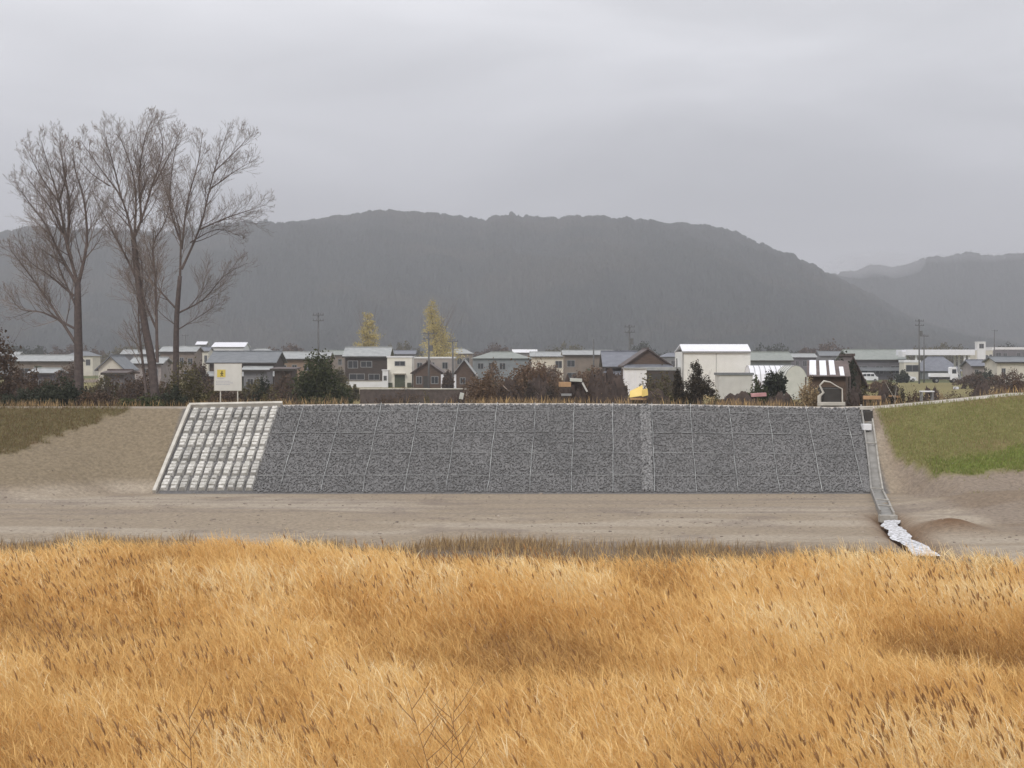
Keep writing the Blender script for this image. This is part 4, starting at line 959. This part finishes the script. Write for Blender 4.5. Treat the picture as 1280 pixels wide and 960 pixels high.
def arch():
    Y = 89; x = at(1038, Y); g = hz(x, Y); root = empty('arched_frame', (x, Y, g), 'pale arched frame with a dark opening on the crest', 'frame'); T = zat(476, Y)-g; B = zat(503, Y)-g
    h = (at(1054, Y)-at(1022, Y))/2
    pts = [(-h+.08,0,-.3),(-h+.10,0,B+.35),(-h+.32,0,B+.55),(-h+.12,0,T-.25),(-h+.35,0,T-.02),(0,0,T-.08),(h*.45,0,T-.28),(h-.06,0,T-.45),(h-.04,0,B),(h-.04,0,-.3)]
    MB().tube(pts, [.09,.11,.07,.05,.06,.035,.03,.035,.045,.045], 8).build('frame', M['concrete'], root, smooth=True)
    MB().box(-h, h+.1, -.12, .14, B-.18, B+.02).build('base_beam', M['concrete'], root, bevel=.02)
    MB().box(-h+.38, h-.08, .16, 1.3, -.2, T-.45).build('opening', M['dark_trim'], root)  # solid dark block put in as the shade inside the arch
arch()
# ---- right-hand side
house('warehouse', 'long warehouse with pale grey-green roof above the parked white van', 'warehouse', 1061, 1134, 437, 450, 345, 14, 'lilac_wall', 'green_grey_tile', wins=[(.1,.3,.3,.7),(.45,.6,.3,.7),(.75,.9,.3,.7)], lower=(.45,1.5,'grey_tile'), group=HG)
def canopy_station():
    Y = 335; x = at(1176, Y); g = hz(x, Y); h = (at(1219, Y)-at(1133, Y))/2; T = zat(437, Y)-g; E = zat(444, Y)-g
    root = empty('canopy', (x, Y, g), 'long white flat canopy standing on white pillars', 'canopy')
    MB().box(-h, h, 0, 9, E, T).build('roof', M['white_metal'], root, bevel=.03)
    for fx in (-h+2.2, h-2.0, h-1.1): 
        for fy in (.6, 8): MB().box(fx-.2, fx+.2, fy, fy+.4, -.2, E).build('pillar', M['white_paint'], root)
    MB().box(-h-.7, -h, .5, 4, E-.3, T-.4).build('fascia', M['white_paint'], root)
canopy_station()
house('building', 'blue-grey roofed building under the white canopy', 'building', 1150, 1204, 446, 464, 352, 10, 'blue_wall', 'blue_tile', kind='hip', wins=[(.2,.4,.3,.8),(.6,.8,.3,.8)], group=HG)
house('kiosk', 'small rounded cream kiosk at the left end of the white canopy', 'kiosk', 1130, 1150, 450, 453, 325, 4, 'cream_wall', 'white_paint', kind='flat', wins=[(.1,.9,.5,.85)])
house('house', 'small house with pink-beige wall and blue-grey roof right of the canopy', 'house', 1213, 1248, 450, 458, 300, 7, 'pink_wall', 'blue_tile', wins=W3, doors=[(.45,.58,.4)], group=HG)
house('house', 'white-fronted house with grey roof at the right edge of the picture', 'house', 1243, 1292, 446, 453, 270, 7, 'cream_wall', 'grey_tile', wins=[(.12,.26,.35,.75),(.42,.56,.35,.75),(.72,.86,.35,.75)], group=HG)
house('building', 'white tower block rising behind the pink-beige house', 'building', 1220, 1241, 437, 438, 520, 8, 'cream_wall', 'white_paint', kind='flat', wins=WD, group=HG)
house('water_tank', 'slim white rooftop tower beside the white canopy', 'tower', 1222, 1232, 427, 428, 519, 3, 'white_paint', 'white_paint', kind='flat', wins=[(.2,.8,.8,.95)])
house('building', 'far long building with a pale flat roof at the right edge', 'building', 1240, 1300, 434, 437, 600, 10, 'lilac_wall', 'white_paint', kind='flat', wins=[(.1+.14*k,.18+.14*k,.5,.85) for k in range(6)], group=HG)
# ---- distant rows
far = [
 (-30,22,440,446,420,'pale_tile','grey_wall','far pale-roofed house at the left edge'),
 (80,118,439,445,430,'grey_tile','cream_wall','far cream house with grey roof behind the single-trunk tree'),
 (150,192,437,443,470,'pale_tile','lilac_wall','far grey house behind the middle tree'),
 (240,262,434,439,500,'blue_tile','cream_wall','far cream house between spreading tree and white hall'),
 (305,345,436,441,480,'pale_tile','pink_wall','far pinkish house right of the bright white hall'),
 (400,432,438,444,430,'green_grey_tile','beige_wall','far beige house beside the tall bare pole'),
 (486,520,438,443,450,'blue_tile','grey_wall','far grey house behind the white box house'),
 (556,592,436,442,460,'pale_tile','beige_wall','far beige house at the foot of the taller ginkgo'),
 (640,672,437,441,540,'white_paint','grey_wall','far house with small white roof above the pale blue house'),
 (764,788,440,445,480,'pale_tile','pink_wall','far pinkish house left of the old farmhouse'),
 (826,856,441,446,430,'blue_tile','grey_wall','far grey house in the gap left of the white shed'),
 (990,1022,442,447,460,'pale_tile','lilac_wall','far lilac house above the striped shack'),
 (1024,1062,439,445,520,'grey_tile','grey_wall','far grey house left of the long warehouse')]
for i, (a, b, pr, pe, Y, rf_, wl_, lb) in enumerate(far):
    house('house', lb, 'house', a, b, pr, pe, Y, 8, wl_, rf_, kind=('gable', 'hip', 'gable')[i % 3], wins=W3, group=HG)
house('hall', 'far bright white hall above the signboard', 'hall', 264, 306, 428, 434, 520, 12, 'white_paint', 'white_metal', wins=[(.05+.12*k,.13+.12*k,.55,.85) for k in range(8)], group=HG)
house('house', 'small bright roofed house left of the far white hall', 'house', 244, 258, 427, 431, 560, 6, 'grey_wall', 'white_metal', wins=W3, group=HG)
# ---- dark tree belts far behind the houses
for i, (a, b, pt, Y, lf) in enumerate([(-20,60,430,620,'leaf_dark'),(60,130,428,640,'leaf_brown'),(130,215,431,610,'leaf_olive'),(330,402,431,600,'leaf_brown'),(470,530,430,650,'leaf_olive'),(585,650,428,630,'leaf_brown'),(660,760,432,640,'leaf_olive'),(760,850,431,620,'leaf_dark'),(936,1010,431,640,'leaf_dark'),(1000,1070,430,600,'leaf_brown'),(1120,1225,430,640,'leaf_olive'),(1230,1300,430,700,'leaf_dark')]):
    lbl = ['dark trees beyond the far-left pale roofs','brown trees beyond the single-trunk tree','olive trees beyond the middle tree','brown trees beyond the tan walled house','olive trees beyond the white box house','brown trees beyond the pale blue house','olive trees beyond the brown-beige building','dark trees beyond the old farmhouse','dark trees beyond the tunnel greenhouse','brown trees beyond the striped shack','olive trees beyond the white canopy','dark trees beyond the far-right houses'][i]
    o = shrub('tree_belt', lbl, a, b, pt, Y, lf, 3200, .42, group='tree belts beyond the village', cat='trees', lobes=7, bare=0)
# scattered garden bushes filling the gaps between houses
for i, (a, b, pt, Y, lf, lb) in enumerate([
 (70,100,455,200,'leaf_brown','brown garden bush right of the small grey-roofed shed'),
 (236,262,452,200,'leaf_brown','brown garden bush left of the signboard among the roofs'),
 (404,432,456,215,'leaf_olive','olive garden bush between round tree and dark house'),
 (553,566,463,230,'leaf_brown','brown garden bush right of the brown gable'),
 (662,700,455,250,'leaf_orange','orange garden bush below the small cream house'),
 (706,760,462,205,'leaf_orange','orange-brown hedge below the long brown-beige building'),
 (745,766,452,290,'leaf_brown','small brown bush at the foot of the bare pole'),
 (1120,1136,462,300,'leaf_dark','dark bush right of the white van'),
 (1216,1242,462,270,'leaf_dark','dark bush below the pink-beige house'),
 (1040,1062,455,230,'leaf_dark','dark bush left of the white van')]):
    shrub('garden_bush', lb, a, b, pt, Y, lf, 1500, .13, group='garden bushes among the houses', lobes=4)

# ================================================================== signboard
def signboard():
    Y = 87.2; x = at(285, Y); g = hz(x, Y); root = empty('signboard', (x, Y, g), 'white square signboard on two thin posts with a yellow pictogram', 'sign')
    s_ = Y/F; h = 16.8*s_; T = zat(455, Y)-g; B = zat(488, Y)-g
    MB().box(-h, h, -.03, .0, B, T).build('board', M['sign_white'], root, bevel=.008)
    for px in (275.5, 297): MB().box(at(px, Y)-x-.03, at(px, Y)-x+.03, .002, .06, -.4, T-.05).build('post', M['concrete'], root)
    fr = MB(); t = .025
    fr.box(-h-t, h+t, -.035, .012, T, T+t).box(-h-t, h+t, -.035, .012, B-t, B).box(-h-t, -h, -.035, .012, B, T).box(h, h+t, -.035, .012, B, T); fr.build('frame', M['concrete'], root)
    X0 = at(271.5, Y)-x; X1 = at(282, Y)-x; Z0 = zat(471.5, Y)-g; Z1 = zat(462, Y)-g
    pic = MB().box(X0, X1, -.036, -.031, Z0, Z1).build('pictogram', M['sign_yellow'], root)
    cx = (X0+X1)/2+.03; cz = (Z0+Z1)/2
    fg = MB(); pl = [(-.03,.09),(.03,.11),(.07,.03),(.12,.0),(.10,-.03),(.04,-.01),(.03,-.06),(.08,-.13),(.11,-.19),(.07,-.20),(.0,-.11),(-.06,-.20),(-.11,-.19),(-.04,-.08),(-.04,.0),(-.09,-.05),(-.12,-.03),(-.07,.05)]
    fg.prism([(cx+a*.8, cz+b*.8-.01) for a, b in pl], -.040, -.0365)
    fg.prism([(cx+.01+.036*math.cos(k*.785), cz+.112+.036*math.sin(k*.785)) for k in range(8)], -.040, -.0365); fg.build('figure', M['sign_dark'], pic)
    tx = MB(); r = random.Random(3)
    for zz_, x0_, x1_ in ((Z0-.07, X0, X1), (Z0-.22, -h+.08, .15), (Z0-.31, -h+.08, .30), (Z0-.40, -h+.08, .12)):
        xx = x0_
        while xx < x1_-.05:
            w_ = .025+.035*r.random(); tx.box(xx, xx+w_, -.034, -.031, zz_-.02, zz_+.022); xx += w_+.022
    tx.build('text', M['sign_ink'], root)
signboard()
# ================================================================== stone wall, heaps and odds and ends behind the crest
wall_thing('retaining_wall', 'dark brown stone retaining wall below the white box house', 'wall', 450, 582, 485.5, 150, .6, 'wall_stone', 'concrete')
def heap(name, label, px0, px1, ptop, Y, body, seed, nst=60, cat='heap', leaf=None, nl=600, stick='brush'):
    x = at((px0+px1)/2, Y); g = hz(x, Y); w_ = (at(px1, Y)-at(px0, Y))/2; h_ = zat(ptop, Y)-g
    root = empty(name, (x, Y, g), label, cat); r = np.random.RandomState(seed)
    U, W_ = np.meshgrid(np.linspace(0, 2*math.pi, 41), np.linspace(0, 1, 14))
    rad = W_; nn = fbm(np.cos(U)*4.2*W_+seed, np.sin(U)*4.2*W_+7, 4)
    Z_ = h_*.95*(1-rad**3.5)*(.45+1.0*nn); 
    Vx = np.stack([w_*rad*np.cos(U)*(1+.1*(nn-.5)), w_*.6*rad*np.sin(U), Z_-.05], -1).reshape(-1, 3)
    ii = (np.arange(13)[:, None]*41+np.arange(40)[None]).reshape(-1)
    np_mesh('mound', Vx, np.stack([ii, ii+1, ii+42, ii+41], -1), M[body], root)
    n = nst; q = r.rand(n, 2); a = q[:, 0]*6.28; rr_ = q[:, 1]**.5*.9
    base = np.stack([w_*rr_*np.cos(a), w_*.6*rr_*np.sin(a), h_*.55*(1-rr_**2)], -1)
    v, f, _ = blades(base, r.rand(n)*6.28, r.rand(n)*1.5, .4+.7*r.rand(n)*h_*.6, .03+.05*r.rand(n), 2, r.randn(n)*.3, twist=r.rand(n)*3.14)
    np_mesh('sticks', v, f, M[stick], root)
    k = max(8, n//6); a = r.rand(k)*6.28; rr_ = r.rand(k)**.5*.85; b2 = np.stack([w_*rr_*np.cos(a), w_*.6*rr_*np.sin(a)-.1, h_*.75*(1-rr_**2)+.1], -1)
    v, f, _ = blades(b2, r.rand(k)*6.28, .6+r.rand(k)*1.2, .3+.7*r.rand(k), .05+.08*r.rand(k), 2, r.randn(k)*.2, twist=r.rand(k)*3.14)
    np_mesh('scrap', v, f, M['scrap'], root)
    if leaf: leafcloud('debris', M[leaf], root, [(-w_*.5,0,h_*.40,w_*.5,w_*.62,h_*.55),(w_*.5,0,h_*.40,w_*.5,w_*.62,h_*.5),(0,0,h_*.52,w_*.55,w_*.62,h_*.52)], nl*4, .05, seed=seed)
    return root
HB = dict(leaf='leaf_cypress')
heap('brush_heap', 'dark heap of cut brush left end, right of the orange bush', 616, 660, 478, 90, 'earth_mound', 1, 260, leaf='leaf_brown', nl=1200)
heap('brush_heap', 'long dark heap of branches below the red-brown thicket', 648, 700, 476, 91.5, 'earth_mound', 2, 300, leaf='leaf_cypress', nl=1500)
heap('brush_heap', 'heap of dark rubbish topped by white sheeting and an orange crate', 690, 742, 476, 94, 'earth_mound', 3, 200, leaf='leaf_brown', nl=700)
heap('earth_heap', 'big rounded heap of dark brown earth left of the yellow sheet', 722, 792, 468, 94, 'earth_mound', 4, 160, leaf='leaf_brown', nl=900)
heap('earth_heap', 'low brown earth heap under the yellow sheet', 776, 846, 490, 89.5, 'earth_mound', 5, 120, leaf='leaf_olive', nl=900)
heap('brush_heap', 'dark low heap in front of the small grey shed', 888, 960, 494, 89.5, 'earth_mound', 6, 120, leaf='leaf_brown', nl=600)
heap('brush_heap', 'low dark heap left of the pale straw bush', 950, 1004, 495, 89.5, 'earth_mound', 7, 120, leaf='leaf_cypress', nl=500)
heap('brush_heap', 'dark heap of planks and scrap right of the pale arch', 1052, 1092, 490, 91, 'earth_mound', 8, 260, leaf='leaf_cypress', nl=900)
heap('brush_heap', 'grey scrap heap beside the leaning shrub', 1088, 1132, 487, 92, 'earth_mound', 9, 200, leaf='leaf_brown', nl=700)
heap('brush_heap', 'small dark heap behind the white bench', 1150, 1180, 487, 93.5, 'earth_mound', 10, 160, leaf='leaf_cypress', nl=500)
heap('brush_heap', 'brown heap left of the reddish end bush', 1198, 1262, 483, 96, 'earth_mound', 12, 200, leaf='leaf_brown', nl=900)
heap('brush_heap', 'low dark heap at the right end of the stone wall', 556, 588, 494, 90, 'earth_mound', 13, 120, leaf='leaf_brown', nl=400)
def plank(name, label, cat, px, py, Y, wpx, hpx, th, m, tilt=0, rz=0, rx=0, lip=None):
    s_ = Y/F; o = MB(); w_ = wpx*s_/2; h_ = hpx*s_/2
    root = empty(name, (at(px, Y), Y, zat(py, Y)), label, cat, rz=rz)
    b = MB().box(-w_, w_, -th/2, th/2, -h_, h_).build('sheet', M[m], root, bevel=.01); b.rotation_euler = (rx, tilt, 0)
    return root
def yellow():
    Y = 88.3; x = at(798.5, Y); z = zat(495, Y); s_ = Y/F
    root = empty('yellow_sheet', (x, Y, z), 'pale yellow folded sheet propped on the brown heap', 'sheet')
    f = lambda a, b, y: ((a-798.5)*s_, y, (495-b)*s_)
    MB().hexa([f(787,497,0), f(804,494.5,-.1), f(804,494.5,.02), f(787,497,.12)], [f(788,489,.35), f(804,481.5,.45), f(804,481.5,.52), f(788,489,.42)]).build('panel', M['yellow_paint'], root, bevel=.01)
    MB().hexa([f(802,496,-.25), f(810,494,-.2), f(810,494,.1), f(802,496,.1)], [f(802.5,487,-.2), f(809,485.5,-.15), f(809,485.5,.1), f(802.5,487,.1)]).build('flap', M['yellow_paint'], root, bevel=.01)
    MB().box(f(788,0,0)[0], f(808,0,0)[0], .02, .3, -.22, -.1).build('bottom_rail', M['orange_board'], root, bevel=.01)
yellow()
def stool(name, label, px0, px1, pt, pb, Y, m, cat='bench'):
    x = at((px0+px1)/2, Y); g = hz(x, Y); w_ = (at(px1, Y)-at(px0, Y))/2; T = zat(pt, Y)-g; 
    root = empty(name, (x, Y, g), label, cat)
    MB().box(-w_, w_, -.2, .25, T-.07, T).build('top', M[m], root, bevel=.01)
    for sx in (-1, 1):
        for sy in (-.15, .2): MB().box(sx*(w_-.08)-.03, sx*(w_-.08)+.03, sy-.03, sy+.03, -.2, T-.07).build('leg', M['grey_trim'], root)
stool('bench', 'white topped bench standing on the crest right of the drain', 1150, 1167, 488.5, 497, 89, 'white_paint')
plank('crate', 'orange crate sitting in the dark rubbish heap', 'crate', 706, 480.5, 92.8, 13, 6, .5, 'orange_board', rz=R(15))
plank('board', 'pale plank lying on the rubbish heap left of the earth heap', 'plank', 708, 493.5, 88.4, 13, 3, .06, 'grey_trim')
plank('board', 'orange-brown boards stacked right of the pale arch', 'plank', 1090, 497, 88.6, 22, 4.5, .25, 'orange_board')
plank('board', 'longer orange board lying beside the leaning shrub', 'plank', 1118, 495.5, 90, 14, 2.5, .08, 'orange_board', tilt=R(6))
plank('board', 'leaning pale strip of wood on the earth heap', 'plank', 731, 484, 92, 2.2, 13, .05, 'sign_white', tilt=R(-28))
plank('sheet', 'crumpled white sheeting at the top of the rubbish heap', 'sheet', 720, 475, 93.6, 15, 4, .4, 'tarp', tilt=R(3))
plank('sheet', 'pink plastic sheet before the dark green bush', 'sheet', 948, 493.5, 89.5, 19, 4.5, .35, 'pink_sheet', tilt=R(-3))
plank('sheet', 'small white bag at the right end of the stone wall', 'bag', 577, 495, 89.2, 5, 8, .25, 'tarp', tilt=R(12))
plank('sheet', 'white block lying on the heap beyond the bench', 'block', 1195, 485, 94, 6, 3, .2, 'white_paint')
for i, (px, pt) in enumerate(((845, 0),)): pass
# ================================================================== posts in the village yard
for px, pt, pb, lb in ((553.5,468,478,'short white post, leftmost beside the brown gable'),(560,469,478,'short white post, middle of the three by the brown gable'),(568,468,478,'short white post, rightmost of the three by the brown gable')):
    Y = 240; x = at(px, Y); g = hz(x, Y); o = MB().box(-.28, .28, -.1, .1, -.2, zat(pt, Y)-g).build('gate_post', M['white_paint'], None, bevel=.03); o.location = (x, Y, g); tag(o, lb, 'post', 'white gate posts beside the brown gable')
# ================================================================== poles
def pole(label, px, pt, Y, rad=.16, arms=2, trans=False, group='utility poles in the village'):
    x = at(px, Y); g = hz(x, Y); T = zat(pt, Y)-g; root = empty('utility_pole', (x, Y, g), label, 'pole', group)
    MB().tube([(0,0,-.3),(0,0,T*.5),(0,0,T)], [rad, rad*.85, rad*.7], 8).build('pole', M['pole_concrete'], root, smooth=True)
    for k in range(arms):
        a = MB().box(-.8, .8, -rad-.12, -rad-.02, T-.4-k*.8, T-.28-k*.8).build('crossarm', M['pole_concrete'], root)
        for xx in (-.7, -.2, .3, .7): MB().tube([(xx,-rad-.07,T-.28-k*.8),(xx,-rad-.07,T-.05-k*.8)], .04, 6).build('insulator', M['pole_concrete'], a)
    if trans: MB().tube([(.35,-.05,T-3.0),(.35,-.05,T-2.1)], .26, 10).build('transformer', M['pole_concrete'], root)
pole('tall grey pole above the tan walled house', 398, 391, 230)
pole('grey pole in front of the long pink-beige building', 536, 414, 238, trans=True)
pole('shorter grey pole at the right of the pink-beige building', 566, 424, 236, arms=1)
pole('dark bare pole before the long brown-beige building', 742, 424, 230, arms=0, rad=.13)
pole('grey pole with crossarms behind the old farmhouse', 787, 406, 245, trans=True)
pole('tall grey pole left of the twin poles by the canopy', 1149, 399, 290, trans=True)
pole('slimmer grey pole standing close to the canopy pole', 1155, 418, 300, arms=1, rad=.14)
pole('thin pole beside the conical tree', 846, 448, 150, arms=0, rad=.08)
pole('thin far pole rising from the far-right houses', 1243, 412, 420, arms=1)
pole('thin far pole left of the far white hall', 232, 418, 400, arms=1)
# ================================================================== vehicles
def vehicle(name, label, cat, px0, px1, Y, kind, paint, rz=0):
    L_ = at(px1, Y)-at(px0, Y); x = at((px0+px1)/2, Y); g = hz(x, Y); h = L_/2
    root = empty(name, (x, Y, g), label, cat, 'vehicles parked beyond the field', rz=rz)
    k = L_/3.6; W = 1.55
    if kind == 'van': pr = [(-1,.25),(-1,.95),(-.93,1.75),(-.85,1.88),(.45,1.88),(.72,1.15),(.98,.95),(1,.25)]; win = [(-.80,-.42,1.15,1.65),(-.35,.05,1.15,1.65),(.12,.50,1.15,1.62)]; wh = (-.62,.62)
    elif kind == 'car': pr = [(-1,.28),(-1,.85),(-.88,.98),(-.62,1.42),(.10,1.45),(.42,.95),(.92,.82),(1,.28)]; win = [(-.66,-.30,1.0,1.33),(-.24,.16,1.0,1.36)]; wh = (-.60,.62)
    else: pr = [(.42,.35),(.42,1.95),(.50,2.05),(.86,2.02),(.97,1.2),(1,.35)]; win = [(.55,.86,1.2,1.75)]; wh = (-.55,.68)
    b = MB().prism([(a*h, z*k) for a, z in pr], 0, W).build('body', M[paint], root, bevel=.05*k)
    if kind == 'truck':
        MB().box(-h, .38*h, 0, W, .75*k, .85*k).build('cargo_bed', M[paint], root, bevel=.01)
        MB().box(-h, .38*h, -.01, .03, .86*k, 1.25*k).build('side_board', M[paint], root); MB().box(-h, .38*h, W-.03, W+.01, .86*k, 1.25*k).build('side_board', M[paint], root)
        MB().box(-h*.95, .95*h, .3, W-.3, .45*k, .74*k).build('chassis', M['dark_trim'], root)
    for a, c, z0, z1 in win:
        MB().box(a*h, c*h, -.012, .01, z0*k, z1*k).build('window', M['dark_glass'], root); 
    MB().box(.90*h, .985*h, -.012, .01, .62*k, .78*k).build('headlight', M['sign_white'], root)
    for a in wh:
        for y0 in (-.02, W-.16):
            c = MB(); c.tube([(a*h, y0, .30*k), (a*h, y0+.18, .30*k)], .30*k, 14); t = c.build('wheel', M['rubber'], root)
            if y0 < 0: MB().tube([(a*h, y0-.012, .30*k), (a*h, y0+.0, .30*k)], .16*k, 10).build('rim', M['grey_trim'], t)
vehicle('van', 'white van parked below the long warehouse', 'van', 1077, 1098, 318, 'van', 'white_paint')
vehicle('car', 'white car parked left of the kiosk and poles', 'car', 1121, 1146, 316, 'car', 'white_paint')
vehicle('truck', 'white light truck parked under the canopy', 'truck', 1163, 1198, 300, 'truck', 'white_paint')
vehicle('car', 'silver car parked right of the light truck', 'car', 1186, 1208, 322, 'car', 'grey_trim')
# more scrub so that the back of the crest is ragged
for a, b, pt, Y, lf, n_, lb in ((582,612,472,100,'leaf_orange',1500,'orange scrub just right of the stone wall'),(610,650,466,102,'leaf_orange',1800,'red-orange scrub left of the broad thicket'),(676,722,462,100,'leaf_brown',1900,'brown scrub right of the broad thicket'),
    (716,760,472,104,'leaf_brown',1500,'brown scrub behind the earth heap'),(812,846,468,96,'leaf_olive',1500,'olive scrub left of the upright column bush'),(884,906,484,95,'leaf_olive',900,'olive weeds right of the conical tree'),(1018,1032,488,92,'leaf_straw',500,'straw weeds at the left foot of the pale arch'),
    (1060,1100,481,100,'leaf_olive',1300,'olive scrub behind the orange-brown boards'),(1128,1160,484,100,'leaf_brown',900,'brown weeds left of the white bench'),(300,372,490,90,'leaf_olive',1300,'olive weeds behind the concrete block kerb'),(376,450,493,90,'leaf_olive',1300,'olive weeds below the round green tree'),
    (0,60,484,88,'leaf_dark',1600,'dark brambles at the foot of the far left thicket'),(96,150,486,88,'leaf_brown',1200,'brown brambles right of the single-trunk tree'),(196,240,484,88,'leaf_dark',1500,'dark undergrowth below the brownish green shrub')):
    shrub('scrub', lb, a, b, pt, Y, lf, n_, .06, group='scrub along the back of the crest', lobes=5, bare=5)
# ================================================================== tall dead weeds among the near reeds
def dead_weed(px, pbase, ptop, Y, lean, seed, label):
    x = at(px, Y); g = hz(x, Y); h_ = zat(ptop, Y)-g; r = random.Random(seed)
    root = empty('dead_weed', (x, Y, g), label, 'weed', 'tall dead weed stalks in the reeds')
    pts = [Vector((0,0,0)), Vector((lean*.35,.02,h_*.4)), Vector((lean*.7,.0,h_*.72)), Vector((lean,.05,h_))]
    MB().tube(pts, [.008,.007,.005,.003], 5).build('stalk', M['dry_stalk'], root)
    mb = MB()
    for q in range(9):
        t = .45+.5*q/9; i = min(int(t*3), 2); b = pts[i].lerp(pts[i+1], t*3-i); d = Vector((r.choice((-1,1))*(.4+r.random()*.6), r.uniform(-.4,.4), .7)).normalized(); l = .25+.3*r.random()
        mb.tube([b, b+d*l*.5+Vector((0,0,.02)), b+d*l+Vector((0,0,.08))], [.005,.004,.002], 4)
    mb.build('twigs', M['dry_stalk'], root)
dead_weed(600, 960, 858, 18.0, -.85, 1, 'dead weed stalk leaning left, longer of the pair near the bottom centre')
dead_weed(632, 960, 872, 18.6, -.70, 2, 'dead weed stalk just right of the longer leaning one')
dead_weed(556, 900, 868, 19.5, .12, 3, 'short upright dead weed stalk left of the leaning pair')
dead_weed(250, 900, 876, 19.0, -.15, 4, 'dark dead weed clump at the lower left')
dead_weed(905, 960, 918, 17.0, -.05, 5, 'dead weed stalk at the bottom right of centre')
# ================================================================== hedges and overgrown gardens in front of the houses
for i, (a, b, pt, Y, lf, n_, lb) in enumerate([
 (0,46,458,150,'leaf_brown',2200,'brown hedge before the far left barn'),(44,100,466,140,'leaf_brown',2200,'reddish hedge left of the single-trunk tree'),(104,150,470,150,'leaf_olive',2000,'olive hedge below the white gabled house'),
 (150,210,468,145,'leaf_brown',2400,'brown hedge behind the middle tree trunks'),(236,300,470,150,'leaf_brown',2200,'brown hedge behind the signboard'),(298,340,474,150,'leaf_olive',1800,'olive hedge below the low grey shed'),
 (336,372,466,140,'leaf_brown',1800,'dark brown hedge left of the round green tree'),(420,452,478,170,'leaf_olive',1200,'olive hedge at the left end of the stone wall'),
 (584,640,460,150,'leaf_orange',2600,'rust-coloured hedge below the pale blue house'),(640,700,456,160,'leaf_brown',2600,'brown hedge below the small cream house'),(700,765,464,150,'leaf_orange',2600,'orange hedge below the long brown-beige building'),
 (750,785,468,170,'leaf_brown',1500,'brown hedge left of the white panel lean-to'),(806,850,472,160,'leaf_brown',1800,'brown hedge below the flat carport'),(940,956,478,150,'leaf_brown',900,'brown hedge at the corner of the small grey shed'),
 (1084,1122,474,210,'leaf_orange',1500,'rusty hedge right of the white van'),(1060,1085,474,205,'leaf_olive',1000,'olive hedge below the white van'),(1196,1240,466,240,'leaf_brown',1600,'brown hedge below the pillars of the canopy'),(1236,1296,464,200,'leaf_brown',2200,'brown hedge before the far-right white-fronted house')]):
    shrub('hedge', lb, a, b, pt, Y, lf, n_, .10, group='hedges and scrub before the houses', cat='hedge', lobes=6, bare=6)
# stones, clods and litter on the terrace
def scatter():
    n = 2600; X = rs.rand(n)*56-28; Y = 56+rs.rand(n)*20.5; 
    k = (sdist(X, Y, STREAM) > .5) & (rs.rand(n) < .25+sm(.45,.7,fbm(X*.4,Y*.4,3))) & ~((X > 14.6) & (X < 18.4) & (Y > 64)); X, Y = X[k], Y[k]; n = len(X)
    ph = (1+5**.5)/2; iv = np.array([(-1,ph,0),(1,ph,0),(-1,-ph,0),(1,-ph,0),(0,-1,ph),(0,1,ph),(0,-1,-ph),(0,1,-ph),(ph,0,-1),(ph,0,1),(-ph,0,-1),(-ph,0,1)], float)/2
    fc = np.array([(0,11,5),(0,5,1),(0,1,7),(0,7,10),(0,10,11),(1,5,9),(5,11,4),(11,10,2),(10,7,6),(7,1,8),(3,9,4),(3,4,2),(3,2,6),(3,6,8),(3,8,9),(4,9,5),(2,4,11),(6,2,10),(8,6,7),(9,8,1)])
    sz = .02+.06*rs.rand(n)**4+.01
    Vv = iv[None]*(1+.5*(rs.rand(n,12,1)-.5))*sz[:,None,None]*np.array([1,1,.6]) + np.stack([X, Y, height(X, Y)+.005], -1)[:, None]
    m = mat('clod', (.34,.29,.24), (.20,.16,.13), .8, .95, island=.35)
    o = np_mesh('gravel', Vv.reshape(-1,3), (fc[None]+np.arange(n)[:,None,None]*12).reshape(-1,3), m); tag(o, 'scattered clods and small stones on the bare terrace', 'gravel', kind='stuff')
scatter()
# ================================================================== low cloud clinging to the right-hand hills
def mist(px, py, Y, rx, ry, rz_, dens, name='mist'):
    n, m_ = 24, 12; mb = MB(); cx, cz = at(px, Y), zat(py, Y)
    for i in range(m_+1):
        th = math.pi*i/m_
        for j in range(n):
            a = 2*math.pi*j/n; k = 1+.35*(fbm(i*.7+px, j*.5)-.5)
            mb.v.append((cx+rx*k*math.sin(th)*math.cos(a), Y+ry*math.sin(th)*math.sin(a), cz+rz_*k*math.cos(th)))
    for i in range(m_):
        for j in range(n): mb.f.append((i*n+j, (i+1)*n+j, (i+1)*n+(j+1) % n, i*n+(j+1) % n))
    m = bpy.data.materials.new('mist_air'); m.use_nodes = True; nn = m.node_tree.nodes; nn.remove(nn['Principled BSDF'])
    pv = nn.new('ShaderNodeVolumePrincipled'); pv.inputs['Density'].default_value = dens; pv.inputs['Color'].default_value = (.95,.95,.98,1)
    m.node_tree.links.new(pv.outputs[0], nn['Material Output'].inputs['Volume'])
    o = mb.build(name, m); tag(o, 'low cloud drifting over the right-hand hills', 'mist', kind='stuff')
mist(1095, 332, 2450, 75, 120, 20, .0025)
mist(1200, 322, 2520, 120, 120, 9, .0010)
for a, b, pt, Y, lf, n_, lb in ((446,500,492,92,'leaf_brown',1300,'low brown weeds against the left half of the stone wall'),(500,560,495,92,'leaf_olive',1200,'low olive weeds against the right half of the stone wall'),
    (470,530,483,149,'leaf_brown',900,'weeds spilling over the top of the stone wall'),(846,890,490,92,'leaf_olive',1000,'olive weeds under the conical tree'),(1130,1200,491,90,'leaf_straw',1100,'straw weeds around the white bench'),(1200,1275,486,92,'leaf_straw',1100,'straw weeds along the rising end of the crest')):
    shrub('scrub', lb, a, b, pt, Y, lf, n_, .05, group='scrub along the back of the crest', lobes=6, bare=5)
